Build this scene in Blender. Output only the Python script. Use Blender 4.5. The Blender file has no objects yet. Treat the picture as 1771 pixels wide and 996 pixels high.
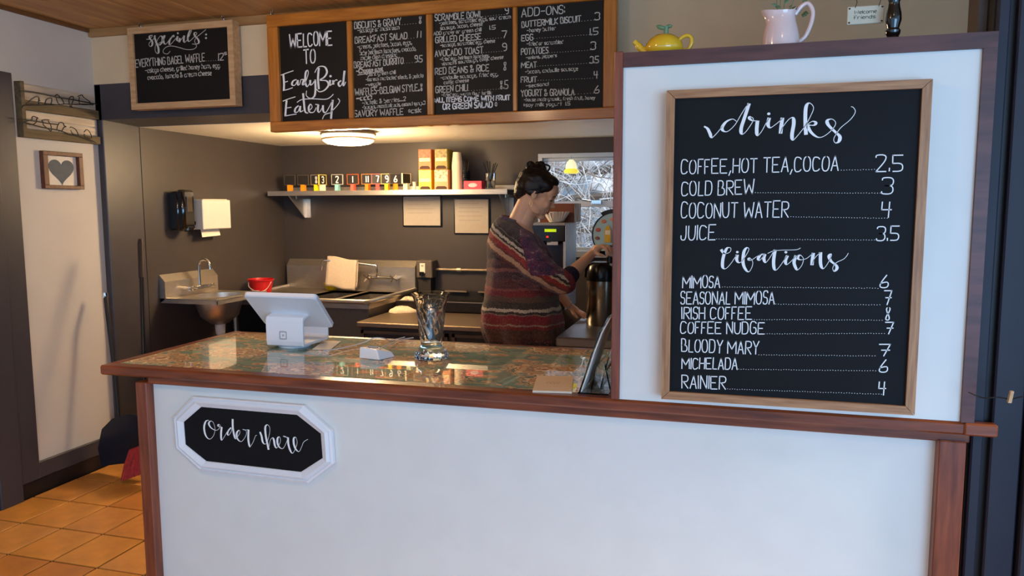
import bpy, math, random
from mathutils import Vector, Matrix, noise
random.seed(7)
PI = math.pi
scn = bpy.context.scene
col = scn.collection

# ------------------------------------------------------------------ camera
F, CX, CY = 1314.0, 885.5, 498.0
YAW, PITCH, ROLL = math.radians(15.9), math.radians(6.14), math.radians(-0.19)
EYE = Vector((0, 0, 1.55))
_fw = Vector((-math.sin(YAW)*math.cos(PITCH), math.cos(YAW)*math.cos(PITCH), -math.sin(PITCH)))
_r = Vector((math.cos(YAW), math.sin(YAW), 0)); _u = _r.cross(_fw)
RT = _r*math.cos(ROLL)+_u*math.sin(ROLL); UP = -_r*math.sin(ROLL)+_u*math.cos(ROLL)
cd = bpy.data.cameras.new('camera'); cam = bpy.data.objects.new('camera', cd); col.objects.link(cam)
cam.matrix_world = Matrix(((RT.x, UP.x, -_fw.x, EYE.x), (RT.y, UP.y, -_fw.y, EYE.y), (RT.z, UP.z, -_fw.z, EYE.z), (0, 0, 0, 1)))
cd.sensor_width = 36; cd.lens = 36*F/1771; cd.clip_start = .05
scn.camera = cam
# ------------------------------------------------------------------ world
w = bpy.data.worlds.new('world'); scn.world = w; w.use_nodes = True
w.node_tree.nodes['Background'].inputs[0].default_value = (.42, .68, 1.0, 1)
w.node_tree.nodes['Background'].inputs[1].default_value = 1.55
# ------------------------------------------------------------------ lights
def light(name, kind, loc, energy, color, size=.1, size_y=None, target=None, label=None):
    l = bpy.data.lights.new(name, kind); l.energy = energy; l.color = color
    if kind == 'AREA':
        l.size = size
        if size_y: l.shape = 'RECTANGLE'; l.size_y = size_y
    else: l.shadow_soft_size = size
    o = bpy.data.objects.new(name, l); col.objects.link(o); o.location = loc
    if target:
        o.rotation_euler = (Vector(target)-Vector(loc)).to_track_quat('-Z', 'Y').to_euler()
    return o
light('daylight_through_front_window', 'AREA', (2.1, -1.9, 1.30), 120, (.34, .62, 1.0), 2.6, 1.6, (-.4, 2.4, .5))
light('warm_ceiling_lamp', 'POINT', (-1.6, .75, 2.38), 21, (1, .70, .42), .09)
light('warm_ceiling_lamp', 'POINT', (.25, 1.0, 2.42), 2.5, (1, .72, .45), .06)
light('added_violet_light', 'POINT', (1.0, 1.35, 1.45), .9, (.35, .22, 1.0), .12)  # added violet light for the dark column, its source is unseen
light('added_window_fill', 'AREA', (-.6, 6.45, 2.55), 34, (.70, .84, 1.0), 1.7, .55, (-.9, 4.5, 1.05))  # added fill lamp outside above the window, brightens woman and steel table
light('added_warm_header_fill', 'POINT', (-2.1, 2.3, 2.36), 12, (1, .70, .40), .08)  # added warm fill for the header and hanging boards, no fixture modelled
light('niche_lamp_light', 'POINT', (-2.44, 4.62, 1.82), 62, (1, .70, .38), .13)
sun = bpy.data.lights.new('sun', 'SUN'); sun.energy = 4.0; sun.angle = .35; sun.color = (1, .97, .92)
so = bpy.data.objects.new('sun', sun); col.objects.link(so); so.rotation_euler = Vector((-.78, .12, -.6)).to_track_quat('-Z', 'Y').to_euler()
scn.view_settings.view_transform = 'Standard'; scn.view_settings.look = 'None'
scn.view_settings.exposure = 0.0; scn.view_settings.gamma = 1.0

# ------------------------------------------------------------------ helpers
def U(px, py, ax, val):
    """point on the real plane (axis ax = val) seen at photo pixel px,py"""
    d = _fw + RT*((px-CX)/F) + UP*((CY-py)/F)
    return EYE + d*((val-EYE[ax])/d[ax])
def lin(c):
    return tuple((x/255/12.92 if x/255 <= .04045 else ((x/255+.055)/1.055)**2.4) for x in c)
ORG = {}
def V(*a): return Vector(a)

class MB:
    def __init__(s): s.v = []; s.f = []; s.m = []; s.smooth = False; s.mi = 0
    def add(s, vs, fs):
        n = len(s.v); s.v += [tuple(p) for p in vs]; s.f += [tuple(i+n for i in f) for f in fs]; s.m += [s.mi]*len(fs); return s
    def box(s, x0, x1, y0, y1, z0, z1, b=0.0):
        if x0 > x1: x0, x1 = x1, x0
        if y0 > y1: y0, y1 = y1, y0
        if z0 > z1: z0, z1 = z1, z0
        b = min(b, (x1-x0)*.45, (y1-y0)*.45, (z1-z0)*.45)
        if b <= 0:
            return s.add([(x, y, z) for x in (x0, x1) for y in (y0, y1) for z in (z0, z1)],
                  [(0,1,3,2),(4,6,7,5),(0,4,5,1),(2,3,7,6),(0,2,6,4),(1,5,7,3)])
        vs = []; idx = {}
        for i, x in enumerate((x0, x1)):
            for j, y in enumerate((y0, y1)):
                for k, z in enumerate((z0, z1)):
                    sx, sy, sz = (1, -1)[i], (1, -1)[j], (1, -1)[k]
                    for a in range(3):
                        p = [x+sx*b, y+sy*b, z+sz*b]; p[a] = (x, y, z)[a]
                        idx[(i, j, k, a)] = len(vs); vs.append(tuple(p))
        fs = []
        for a in range(3):
            o1, o2 = [q for q in range(3) if q != a]
            for e in (0, 1):
                q = []
                for (c1, c2) in ((0,0),(1,0),(1,1),(0,1)):
                    t = [0,0,0]; t[a] = e; t[o1] = c1; t[o2] = c2; q.append(idx[(*t, a)])
                fs.append(q if (e == 1) != (a == 1) else q[::-1])
        for a in range(3):
            o1, o2 = [q for q in range(3) if q != a]
            for c1 in (0,1):
                for c2 in (0,1):
                    t0 = [0,0,0]; t0[o1] = c1; t0[o2] = c2; t1 = t0[:]; t1[a] = 1
                    fs.append([idx[(*t0, o1)], idx[(*t1, o1)], idx[(*t1, o2)], idx[(*t0, o2)]])
        for i in (0,1):
            for j in (0,1):
                for k in (0,1): fs.append([idx[(i,j,k,a)] for a in range(3)])
        return s.add(vs, fs)
    def hexa(s, p):      # 8 points, bottom ring 0-3, top ring 4-7
        return s.add(p, [(3,2,1,0),(4,5,6,7),(0,1,5,4),(1,2,6,5),(2,3,7,6),(3,0,4,7)])
    def tube(s, pts, r, n=8, cap=True, closed=False):
        pts = [Vector(p) for p in pts]; m = len(pts)
        rs = r if isinstance(r, (list, tuple)) else [r]*m
        vs = []; prev = None
        for i, p in enumerate(pts):
            if closed: t = pts[(i+1) % m]-pts[i-1]
            else: t = pts[min(i+1, m-1)]-pts[max(i-1, 0)]
            t.normalize() if t.length > 0 else None
            if prev is None:
                a = Vector((0,0,1)) if abs(t.z) < .9 else Vector((1,0,0))
                prev = (a-t*a.dot(t)).normalized()
            else:
                q = prev-t*prev.dot(t)
                prev = q.normalized() if q.length > 1e-6 else prev
            b = t.cross(prev)
            for k in range(n):
                an = 2*PI*k/n; vs.append(p+(prev*math.cos(an)+b*math.sin(an))*rs[i])
        fs = []
        for i in range(m if closed else m-1):
            j = (i+1) % m
            for k in range(n): fs.append((i*n+k, i*n+(k+1) % n, j*n+(k+1) % n, j*n+k))
        if cap and not closed: fs += [tuple(range(n))[::-1], tuple(range((m-1)*n, m*n))]
        return s.add(vs, fs)
    def lathe(s, c, prof, n=24, fn=None, cap=True):
        vs = []; m = len(prof)
        for (r, z) in prof:
            for k in range(n):
                a = 2*PI*k/n; rr = fn(r, z, a) if fn else r
                vs.append((c[0]+rr*math.cos(a), c[1]+rr*math.sin(a), c[2]+z))
        fs = [(i*n+k, i*n+(k+1) % n, (i+1)*n+(k+1) % n, (i+1)*n+k) for i in range(m-1) for k in range(n)]
        if cap: fs += [tuple(range(n))[::-1], tuple(range((m-1)*n, m*n))]
        return s.add(vs, fs)
    def prism(s, poly, d):     # poly list of Vector, d extrude vector
        n = len(poly); d = Vector(d)
        vs = [Vector(p) for p in poly]+[Vector(p)+d for p in poly]
        return s.add(vs, [tuple(range(n))[::-1], tuple(range(n, 2*n))]+[(i, (i+1) % n, n+(i+1) % n, n+i) for i in range(n)])
    def ell(s, c, r, M=None, nu=20, nv=12):
        vs = []; c = Vector(c)
        for i in range(nv+1):
            th = PI*i/nv
            for k in range(nu):
                a = 2*PI*k/nu
                p = Vector((r[0]*math.sin(th)*math.cos(a), r[1]*math.sin(th)*math.sin(a), -r[2]*math.cos(th)))
                vs.append(c+(M @ p if M else p))
        fs = []
        for i in range(nv):
            for k in range(nu):
                a, b, cc, d = i*nu+k, i*nu+(k+1) % nu, (i+1)*nu+(k+1) % nu, (i+1)*nu+k
                if i == 0: fs.append((a, cc, d))
                elif i == nv-1: fs.append((a, b, d))
                else: fs.append((a, b, cc, d))
        return s.add(vs, fs)
    def cap(s, p0, r0, p1, r1, n=14):
        p0 = Vector(p0); p1 = Vector(p1); d = (p1-p0); L = d.length; t = d/L
        pts = []; rs = []
        for i in range(5):
            a = PI/2*i/4; pts.append(p0-t*r0*math.cos(a)); rs.append(max(r0*math.sin(a), .0005))
        for i in range(1, 5):
            pts.append(p0+d*i/5); rs.append(r0+(r1-r0)*i/5)
        for i in range(5):
            a = PI/2*(1-i/4); pts.append(p1+t*r1*math.cos(a)); rs.append(max(r1*math.sin(a), .0005))
        return s.tube(pts, rs, n)
    def build(s, name, m, parent=None, label=None, cat=None, group=None, kind=None, smooth=False, origin=None, merge=False):
        if origin is None:
            if parent is not None: origin = ORG[parent.name]
            else:
                xs = [p[0] for p in s.v]; ys = [p[1] for p in s.v]; zs = [p[2] for p in s.v]
                origin = Vector(((min(xs)+max(xs))/2, (min(ys)+max(ys))/2, min(zs)))
        me = bpy.data.meshes.new(name)
        me.from_pydata([tuple(Vector(p)-origin) for p in s.v], [], s.f); 
        ms = m if isinstance(m, (list, tuple)) else [m]
        for q in ms: me.materials.append(q)
        for i, p in enumerate(me.polygons):
            p.use_smooth = smooth; p.material_index = s.m[i]
        me.validate(); me.update()
        import bmesh
        bm = bmesh.new(); bm.from_mesh(me); bmesh.ops.recalc_face_normals(bm, faces=bm.faces); bm.to_mesh(me); bm.free()
        if smooth and hasattr(me, 'set_sharp_from_angle'): me.set_sharp_from_angle(angle=math.radians(40))
        o = bpy.data.objects.new(name, me); col.objects.link(o)
        if parent is not None: o.parent = parent
        else: o.location = origin
        ORG[o.name] = origin
        tag(o, label, cat, group, kind)
        return o
def tag(o, label=None, cat=None, group=None, kind=None):
    if label: o['label'] = label
    if cat: o['category'] = cat
    if group: o['group'] = group
    if kind: o['kind'] = kind
    return o
def thing(name, loc, label=None, cat=None, group=None, kind=None):
    o = bpy.data.objects.new(name, None); col.objects.link(o); o.location = loc
    o.empty_display_size = .05; ORG[o.name] = Vector(loc)
    return tag(o, label, cat, group, kind)
def dup(o, loc=None, parent=None):
    c = o.copy(); col.objects.link(c); c.parent = parent
    if loc is not None: c.location = loc
    for ch in o.children: dup(ch, None, c)
    return c
def smoothp(P, closed=False, n=4):
    P = [Vector(p) for p in P]; m = len(P); out = []
    for i in range(m if closed else m-1):
        p0 = P[i-1] if (closed or i > 0) else P[i]; p1 = P[i]; p2 = P[(i+1) % m]
        p3 = P[(i+2) % m] if (closed or i+2 < m) else p2
        for k in range(n):
            t = k/n
            out.append(.5*((2*p1)+(p2-p0)*t+(2*p0-5*p1+4*p2-p3)*t*t+(3*p1-p0-3*p2+p3)*t**3))
    if not closed: out.append(P[-1])
    return out

# ------------------------------------------------------------------ materials
def nd(nt, t, **k):
    n = nt.nodes.new(t)
    for a, b in k.items(): setattr(n, a, b)
    return n
def mat(name, rgb, rough=.6, metal=0.0, var=.12, scale=30, bump=.0, coat=0.0, emit=None, es=1.0, trans=0.0, ior=1.45, stretch=None, rgb2=None, spec=None, sheen=0, croughness=.03, alpha=None, sss=0):
    m = bpy.data.materials.new(name); m.use_nodes = True; nt = m.node_tree; b = nt.nodes['Principled BSDF']
    c = lin(rgb)
    b.inputs['Roughness'].default_value = rough; b.inputs['Metallic'].default_value = metal
    b.inputs['Coat Weight'].default_value = coat; b.inputs['Coat Roughness'].default_value = croughness
    b.inputs['Transmission Weight'].default_value = trans; b.inputs['IOR'].default_value = ior
    if spec is not None: b.inputs['Specular IOR Level'].default_value = spec
    if sheen: b.inputs['Sheen Weight'].default_value = sheen
    if sss: b.inputs['Subsurface Weight'].default_value = sss; b.inputs['Subsurface Scale'].default_value = .01
    if alpha is not None: b.inputs['Alpha'].default_value = alpha
    if trans == 0:
        tc = nd(nt, 'ShaderNodeTexCoord'); mp = nd(nt, 'ShaderNodeMapping'); nz = nd(nt, 'ShaderNodeTexNoise')
        nt.links.new(tc.outputs['Object'], mp.inputs[0]); nt.links.new(mp.outputs[0], nz.inputs['Vector'])
        if stretch: mp.inputs['Scale'].default_value = stretch
        nz.inputs['Scale'].default_value = scale; nz.inputs['Detail'].default_value = 6
        rp = nd(nt, 'ShaderNodeValToRGB'); nt.links.new(nz.outputs[0], rp.inputs[0])
        d = lin(rgb2) if rgb2 else tuple(x*(1-var) for x in c)
        rp.color_ramp.elements[0].position = .32; rp.color_ramp.elements[1].position = .68
        rp.color_ramp.elements[0].color = (*d, 1)
        rp.color_ramp.elements[1].color = (*(c if rgb2 else tuple(min(1, x*(1+var*.5)) for x in c)), 1)
        nt.links.new(rp.outputs[0], b.inputs['Base Color'])
        if bump:
            bp = nd(nt, 'ShaderNodeBump'); bp.inputs['Strength'].default_value = bump; bp.inputs['Distance'].default_value = .003
            nt.links.new(nz.outputs[0], bp.inputs['Height']); nt.links.new(bp.outputs[0], b.inputs['Normal'])
    else: b.inputs['Base Color'].default_value = (*c, 1)
    if emit: b.inputs['Emission Color'].default_value = (*lin(emit), 1); b.inputs['Emission Strength'].default_value = es
    return m
WH = mat('white_panel_paint', (222,220,214), .55, var=.03, scale=8, bump=.06)
WALLP = mat('left_wall_paint', (205,198,188), .75, var=.03, scale=5, bump=.1)
CREAM = mat('header_cream_paint', (218,194,156), .7, var=.05, scale=6, bump=.08)
BEIGE = mat('beige_paint', (214,184,146), .75, var=.04, scale=6, bump=.08)
DARK = mat('charcoal_trim_paint', (66,62,66), .42, var=.08, scale=10, bump=.12)
BLACKB = mat('black_cove_base', (26,23,24), .5)
NICHE = mat('niche_grey_paint', (66,59,57), .42, var=.05, scale=12, bump=.16)
NCEIL = mat('niche_ceiling_paint', (236,228,212), .45, var=.03, scale=6, bump=.05)
NAVY = mat('column_dark_paint', (32,31,44), .6, var=.12, scale=9, bump=.08)
REDW = mat('red_stained_wood', (140,68,34), .34, rgb2=(90,40,19), scale=5, stretch=(1,10,10), bump=.15, coat=.3, croughness=.2)
REDV = mat('red_stained_wood_vertical', (144,74,46), .4, rgb2=(98,46,30), scale=5, stretch=(10,10,1), bump=.15, coat=.2, croughness=.2)
PURW = mat('dark_red_wood_trim', (98,56,50), .45, rgb2=(66,35,34), scale=4, stretch=(1.4,9,9), bump=.12)
ORW = mat('orange_varnished_wood', (196,122,44), .3, rgb2=(158,90,28), scale=5, stretch=(1,12,12), bump=.08, coat=.4, croughness=.15)
ORWV = mat('orange_varnished_wood_vertical', (196,122,44), .3, rgb2=(160,92,28), scale=5, stretch=(12,12,1), bump=.08, coat=.4, croughness=.15)
OAK = mat('light_oak_h', (180,132,90), .5, rgb2=(142,96,62), scale=9, stretch=(1,14,14), bump=.12)
OAKV = mat('light_oak_v', (180,132,90), .5, rgb2=(142,96,62), scale=9, stretch=(14,14,1), bump=.12)
PINE = mat('pale_pine', (206,166,120), .5, rgb2=(184,142,98), scale=8, stretch=(1,8,8))
CHALK = mat('chalkboard_black', (21,21,23), .62, var=.2, scale=4, spec=.18)
CHALKB = mat('menu_chalkboard', (27,23,20), .55, var=.2, scale=4, spec=.25)
CHW = mat('chalk_white', (235,235,235), .8, var=.03)
CHG = mat('chalk_grey', (196,190,180), .8, var=.1)
PLANK = mat('ceiling_plank_wood', (204,158,98), .5, rgb2=(172,126,72), scale=3, stretch=(8,.8,8), bump=.05)
CTRIM = mat('ceiling_trim_wood', (170,128,82), .5, rgb2=(146,106,64), scale=4, stretch=(1,8,8))
STEEL = mat('brushed_stainless', (200,192,182), .36, metal=.9, var=.12, scale=16, stretch=(1,12,12), bump=.02)
STEELD = mat('worn_stainless', (160,150,140), .40, metal=.9, var=.2, scale=10, stretch=(1,10,10))
CHROME = mat('chrome', (225,222,218), .08, metal=1, var=.02)
BLK = mat('black_plastic', (17,17,19), .25, var=.1)
BLKM = mat('black_matt_metal', (28,26,26), .5, var=.1)
WPL = mat('white_plastic', (235,235,238), .3, var=.01)
WPAP = mat('white_paper', (232,222,206), .8, var=.03)
SKIN = mat('skin', (234,182,148), .5, var=.05, scale=20, sss=.08)
HAIRM = mat('dark_hair', (34,22,18), .42, rgb2=(14,9,8), scale=26, stretch=(2,6,6), bump=.5)
REDP = mat('red_plastic', (196,24,32), .35, var=.04)
YEL = mat('yellow_plastic', (232,196,20), .4, var=.05)
CLOTH = mat('terry_cloth', (222,200,174), .95, var=.12, scale=160, bump=.6, sheen=.3)
WFR = mat('white_sign_frame', (228,228,230), .4, var=.02)
GLASS = mat('clear_glass', (250,253,252), .0, trans=1, ior=1.45)
ACR = mat('clear_acrylic', (240,246,250), .02, trans=1, ior=1.3)

# ------------------------------------------------------------------ stroke lettering
FONT = {'A':'022842 1434','B':'0208 ~08383505 ~05454202','C':'~473808023243','D':'0208 ~08484202','E':'480802 0242 0535','F':'380802 0525',
'G':'~47380802424525','H':'0208 4248 0545','I':'2228','J':'~38320204','K':'0208 480542','L':'080232','M':'0208346862','N':'02084248','O':'@08484202',
'P':'0208 ~08484505','Q':'@08484202 3342','R':'0208 ~08484505 1542','S':'~3738080535320203','T':'0848 2822','U':'~08024248','V':'082248',
'W':'0812365268','X':'0842 4802','Y':'082548 2522','Z':'08480242','0':'@08484202','1':'2228','2':'~0708484602 0242','3':'~0708484515 ~1545420203',
'4':'080545 3832','5':'480805 ~05454202','6':'~380402424504','7':'084822','%':'084822 1545','8':'@08480242','9':'~450508484212',
'a':'@06363202 3632','b':'0208 @06363202','c':'~36060232','d':'@06363202 3832','e':'~043436060232','f':'~381812 0626','g':'@06363202 ~363000',
'h':'0802 ~04063632','i':'1216 1718','j':'~161000 1718','k':'0802 360432','l':'1812','m':'0602 ~04063632 ~34366662','n':'0602 ~04063632',
'o':'@06363202','p':'0600 @06363202','q':'3630 @06363202','r':'0602 ~04061636','s':'~360604343202','t':'1812 0626','u':'~06023236 3632',
'v':'062236','w':'0612355266','x':'0632 3602','y':'0613 3600','z':'06360232','-':'0535','.':'1213',',':'1301',':':'1314 1617',"'":'1718',
'&':'~4207083803023245','*':'2327 1436 1634'}
def chaikin(P, closed):
    for _ in range(2):
        Q = []; n = len(P)
        for i in range(n if closed else n-1):
            a, b = P[i], P[(i+1) % n]
            q1 = (a[0]*.75+b[0]*.25, a[1]*.75+b[1]*.25); q2 = (a[0]*.25+b[0]*.75, a[1]*.25+b[1]*.75)
            if not closed and i == 0: Q += [a, q2] if n > 2 else [a, q1, q2]
            elif not closed and i == n-2: Q += [q1, b]
            else: Q += [q1, q2]
        P = Q
    return P
def ribbon(mb, P, nrm, ws):
    """flat ribbon through the 3-D points, lying in the plane with normal nrm"""
    P = [Vector(p) for p in P]; n = len(P)
    if n < 2: return
    L = []; R = []
    for i in range(n):
        t = P[min(i+1, n-1)]-P[max(i-1, 0)]
        if t.length < 1e-9: t = Vector((1,0,0))
        t.normalize(); s = t.cross(nrm).normalized(); w_ = ws[i] if isinstance(ws, list) else ws
        L.append(P[i]+s*w_/2); R.append(P[i]-s*w_/2)
    mb.add(L+R, [(i, i+1, n+i+1, n+i) for i in range(n-1)])
NY = Vector((0,-1,0))
def text(mb, txt, A, B, h, sw, plane, jitter=.12, sq=.75):
    """stroke text with baseline from pixel A to pixel B, cap height h px, on plane=(axis,val)"""
    a = U(*A, *plane); b = U(*B, *plane); up = U(A[0], A[1]-h, *plane)-a
    hh = Vector((0,0,1))*abs(up.z)/6*.91
    x = 0; gl = []
    for ch in txt:
        if ch == ' ': x += 2.6; continue
        g = FONT.get(ch)
        if g is None: x += 2; continue
        xs = [int(s[i]) for s in [q.lstrip('~@') for q in g.split()] for i in range(0, len(s), 2)]
        x0, x1 = min(xs), max(xs)
        gl.append((g, x-x0)); x += (x1-x0)+1.35
    tot = max(x-1.35, .001)
    ux = (b-a)/tot if len(txt) > 0 else b-a
    rn = random.Random(hash(txt) % 1000 if False else len(txt)*7+ord(txt[0]))
    for g, off in gl:
        dy = rn.uniform(-jitter, jitter); sc = 1+rn.uniform(-.05, .05); sh = rn.uniform(-.04, .05)
        for st in g.split():
            mode = st[0] if st[0] in '~@' else ''
            s = st.lstrip('~@')
            P = [(int(s[i]), (int(s[i+1])-2)*sc) for i in range(0, len(s), 2)]
            if len(P) == 4 and mode == '@': P = chaikin(P, True); P.append(P[0]); P.append(P[1])
            elif mode: P = chaikin(P, False)
            segs = [P] if mode else [[P[i], P[i+1]] for i in range(len(P)-1)]
            for S in segs:
                W = [a+ux*(off+p[0]+sh*p[1])+hh*(p[1]+dy) for p in S]
                if not mode:
                    d = (W[1]-W[0]).normalized()*sw*.3; W = [W[0]-d, W[1]+d]
                ribbon(mb, W, NY, sw)
def dots(mb, A, B, plane, step=.0085, w_=.002, ln=.0028):
    a = U(*A, *plane); b = U(*B, *plane); n = max(2, int((b-a).length/step)); d = (b-a).normalized()
    for i in range(n+1):
        p = a+(b-a)*i/n+Vector((0,0,random.uniform(-.0006,.0006)))
        ribbon(mb, [p, p+d*ln], NY, w_)
def brush(mb, pts, fn, plane, wmin, wmax, blob=False):
    """calligraphy stroke: thick going down, thin going up"""
    P = [U(*fn(*p), *plane) for p in pts]
    S = smoothp(P, n=6); ws = []
    for i in range(len(S)):
        t = S[min(i+1, len(S)-1)]-S[max(i-1, 0)]
        dn = max(0, -t.z/(t.length+1e-9)); ws.append(wmin+(wmax-wmin)*dn**1.5)
    ws = [sum(ws[max(0, i-2):i+3])/len(ws[max(0, i-2):i+3]) for i in range(len(ws))]
    ribbon(mb, S, NY, ws)
def blob(mb, p, fn, plane, r):
    c = U(*fn(*p), *plane)
    mb.add([c+Vector((r*1.2*math.cos(a*PI/5), 0, r*math.sin(a*PI/5))) for a in range(10)], [tuple(range(10))])
def zf(x0, y0, s): return lambda x, y: (x0+x/s, y0+y/s)

# ------------------------------------------------------------------ the room shell
def struct(name, mb, m, parent=None, **k): return mb.build(name, m, parent, kind=None if parent else 'structure', **k)
GROUT = mat('tile_grout', (50,34,22), .9)
fl = struct('floor', MB().box(-3.9, 2.4, -2.6, 5.9, -.12, -.004), GROUT)
TILES = [mat('terracotta_tile', c, .38, var=.2, scale=7, bump=.08) for c in ((226,156,78), (232,164,86), (214,142,68), (230,160,72))]
tm = None
tmesh = {}
for i in range(18):
    for j in range(12):
        x = -3.325+.245*(i-1); y = .53+.285*j
        if x+.245 < -3.59: continue
        k = random.randrange(4)
        if k not in tmesh:
            o = MB().box(.005, .240, .005, .280, -.012, .002, b=.0012).build('floor_tile', TILES[k], fl, origin=Vector((0,0,0)))
            tmesh[k] = o.data
        else:
            o = bpy.data.objects.new('floor_tile', tmesh[k]); col.objects.link(o); o.parent = fl
        o.location = Vector((x, y, random.uniform(-.0006, .0006)))-ORG['floor']
ce = struct('ceiling', MB().box(-3.7, 2.4, -2.6, 3.99, 2.59, 2.68), PLANK)
for i in range(20):
    x = -3.62+.3*i
    MB().box(x+.002, x+.298, -2.6, 3.69, 2.575, 2.592, b=.002).build('plank', PLANK, ce)
struct('trim_1', MB().box(-3.59, 2.4, 3.675, 3.705, 2.53, 2.575, b=.003), CTRIM)
struct('trim_2', MB().box(-3.59, -3.572, -2.6, 3.675, 2.553, 2.575, b=.003), mat('brown_ceiling_moulding', (112,74,40), .5))
struct('wall_left', MB().box(-3.7, -3.59, -2.6, 5.66, 0, 2.59), WALLP)
# header above the kitchen opening
struct('wall_header', MB().box(-3.59, -.9, 3.70, 3.99, 2.264, 2.59), CREAM)
struct('wall_header_right', MB().box(-.9, 2.4, 3.70, 3.99, 2.06, 2.59), BEIGE)
hb = MB().hexa([(-3.59,3.70,2.06),(-.9,3.70,2.06),(-.9,3.99,2.048),(-3.59,3.99,2.048),(-3.59,3.70,2.264),(-.9,3.70,2.264),(-.9,3.99,2.264),(-3.59,3.99,2.264)])
struct('trim_3', hb, DARK)
struct('trim_4', MB().box(-3.59, -3.545, 3.70, 3.99, 0, 2.264, b=.004), DARK)
struct('wall_kitchen_left', MB().box(-3.59, -3.543, 3.99, 5.56, 0, 2.08), NICHE)
struct('baseboard_left', MB().box(-3.59, -3.572, 3.03, 3.70, .085, .176, b=.003), DARK)
struct('trim_5', MB().box(-3.59, -3.578, 3.03, 3.70, 0, .085), BLACKB)
# dark door casing on the left wall
dr = struct('door_1', MB().box(-3.59, -3.568, 3.02, 3.147, .085, 2.24, b=.003), DARK)
MB().box(-3.59, -3.555, 2.9, 3.03, 0, 2.24, b=.004).build('door_jamb', DARK, dr)
MB().box(-3.59, -3.575, 2.1, 2.9, 0, 2.2).build('door_panel', mat('dark_blue_door', (40,44,58), .45), dr)
# kitchen ceiling, back wall with the window hole, right side
struct('ceiling_kitchen', MB().box(-3.59, 1.4, 3.99, 5.7, 2.0465, 2.12), NCEIL)
WX0, WX1, WZ0, WZ1 = -1.375, -.15, 1.20, 1.935
wb = MB(); YB = 5.56
wb.box(-3.59, WX0, YB, YB+.12, 0, 2.1); wb.box(WX1, 1.4, YB, YB+.12, 0, 2.1)
wb.box(WX0, WX1, YB, YB+.12, 0, WZ0); wb.box(WX0, WX1, YB, YB+.12, WZ1, 2.1)
struct('wall_back', wb, NICHE)
struct('wall_right', MB().box(1.3, 1.4, 2.3, 5.56, 0, 2.59), NICHE)
ALU = mat('window_aluminium', (196,200,206), .35, metal=.6, var=.04)
wn = struct('window_1', MB().box(WX0, WX0+.03, YB-.015, YB+.1, WZ0+.02, WZ1).box(WX1-.03, WX1, YB-.015, YB+.1, WZ0+.02, WZ1).box(WX0+.03, WX1-.03, YB-.014, YB+.1, WZ1-.03, WZ1).box(WX0-.02, WX1, YB-.05, YB+.1, WZ0-.025, WZ0+.02), ALU)
ZM = 1.565
s_ = MB()
for (x0, x1, z0, z1) in ((WX0+.03, WX1-.03, ZM-.022, ZM+.022), (WX0+.03, WX0+.06, WZ0+.045, ZM-.022), (WX0+.03, WX0+.06, ZM+.022, WZ1-.055), (WX0+.03, WX1-.03, WZ1-.055, WZ1-.03), (WX0+.03, WX1-.03, WZ0+.02, WZ0+.045)):
    s_.box(x0, x1, YB+.02, YB+.06, z0, z1, b=.003)
s_.build('sash', ALU, wn)
WG = mat('window_glass', (255,255,255), 0, trans=1, ior=1.05)
for z0, z1 in ((WZ0+.045, ZM-.022), (ZM+.022, WZ1-.055)):
    MB().box(WX0+.06, WX1-.03, YB+.038, YB+.042, z0, z1).build('pane', WG, wn)
lt = MB().box(-.98, -.90, YB+.0, YB+.02, ZM-.005, ZM+.03, b=.004); lt.tube([(-.98,YB+.0,ZM+.02),(-1.04,YB-.01,ZM+.03)], .006); lt.build('window_latch', CHROME, wn)
# dark boarded column at the right of the counter
cl = struct('wall_column', MB().box(.604, .90, 2.145, 2.34, 0, 2.59), BLACKB)
for x0, x1, y0 in ((.607, .634, 2.125), (.650, .718, 2.122), (.724, .90, 2.105)):
    MB().box(x0, x1, y0, 2.146, 0, 2.575, b=.004).build('board', NAVY, cl)
struct('trim_6', MB().box(.585, .612, 2.2, 2.29, 1.965, 2.575), mat('brown_post', (84,72,66), .6))

# ------------------------------------------------------------------ outside the kitchen window
SNOW = mat('snow_on_ground', (225,228,235), .9)
struct('ground_outside', MB().box(-6, 4, 5.75, 12, .2, .6), SNOW)
bk_ = MB(); nx_, nz_q = 60, 24
bk_.add([(-6+10*i/nx_, 9.2+1.6*(j/nz_q)**1.5+.5*noise.noise(Vector((i*.31, j*.37, 2))), .5+3.2*j/nz_q+.2*noise.noise(Vector((i*.4, j*.3, 7)))) for j in range(nz_q+1) for i in range(nx_+1)], [(j*(nx_+1)+i, j*(nx_+1)+i+1, (j+1)*(nx_+1)+i+1, (j+1)*(nx_+1)+i) for j in range(nz_q) for i in range(nx_)])
struct('ground_bank_outside', bk_, mat('snowy_brushy_bank', (214,214,218), .9, rgb2=(150,136,126), scale=5))
TWIG = [mat('frosted_twig', c, .8, var=.15) for c in ((208,202,198), (170,152,136), (118,98,84))]
tw = [MB(), MB(), MB()]
for i in range(2200):
    k = random.choices((0,1,2), (5,3,2))[0]
    x = random.uniform(-3.2, .4); y = random.uniform(6.4, 8.4); z = random.uniform(.7, 2.7); a = random.uniform(-.9, .9)+(PI/2 if random.random() < .5 else 0)
    L = random.uniform(.3, .9); b = random.uniform(-1.3, 1.3); P = []
    for q in range(6):
        P.append((x, y, z)); x += math.cos(a)*L/6; z += math.sin(a)*L/6; y += random.uniform(-.03,.03); a += b*.3
    tw[k].tube(P, [random.uniform(.003, .0085)*(1-q*.12) for q in range(6)], 3, cap=False)
sh = thing('leafless_shrub', (-.9, 7.3, .6), 'tangle of frosted bare twigs outside the kitchen window', 'shrub')
for k in range(3): tw[k].build('twigs', TWIG[k], sh, kind='stuff')
mb_ = MB()
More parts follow.
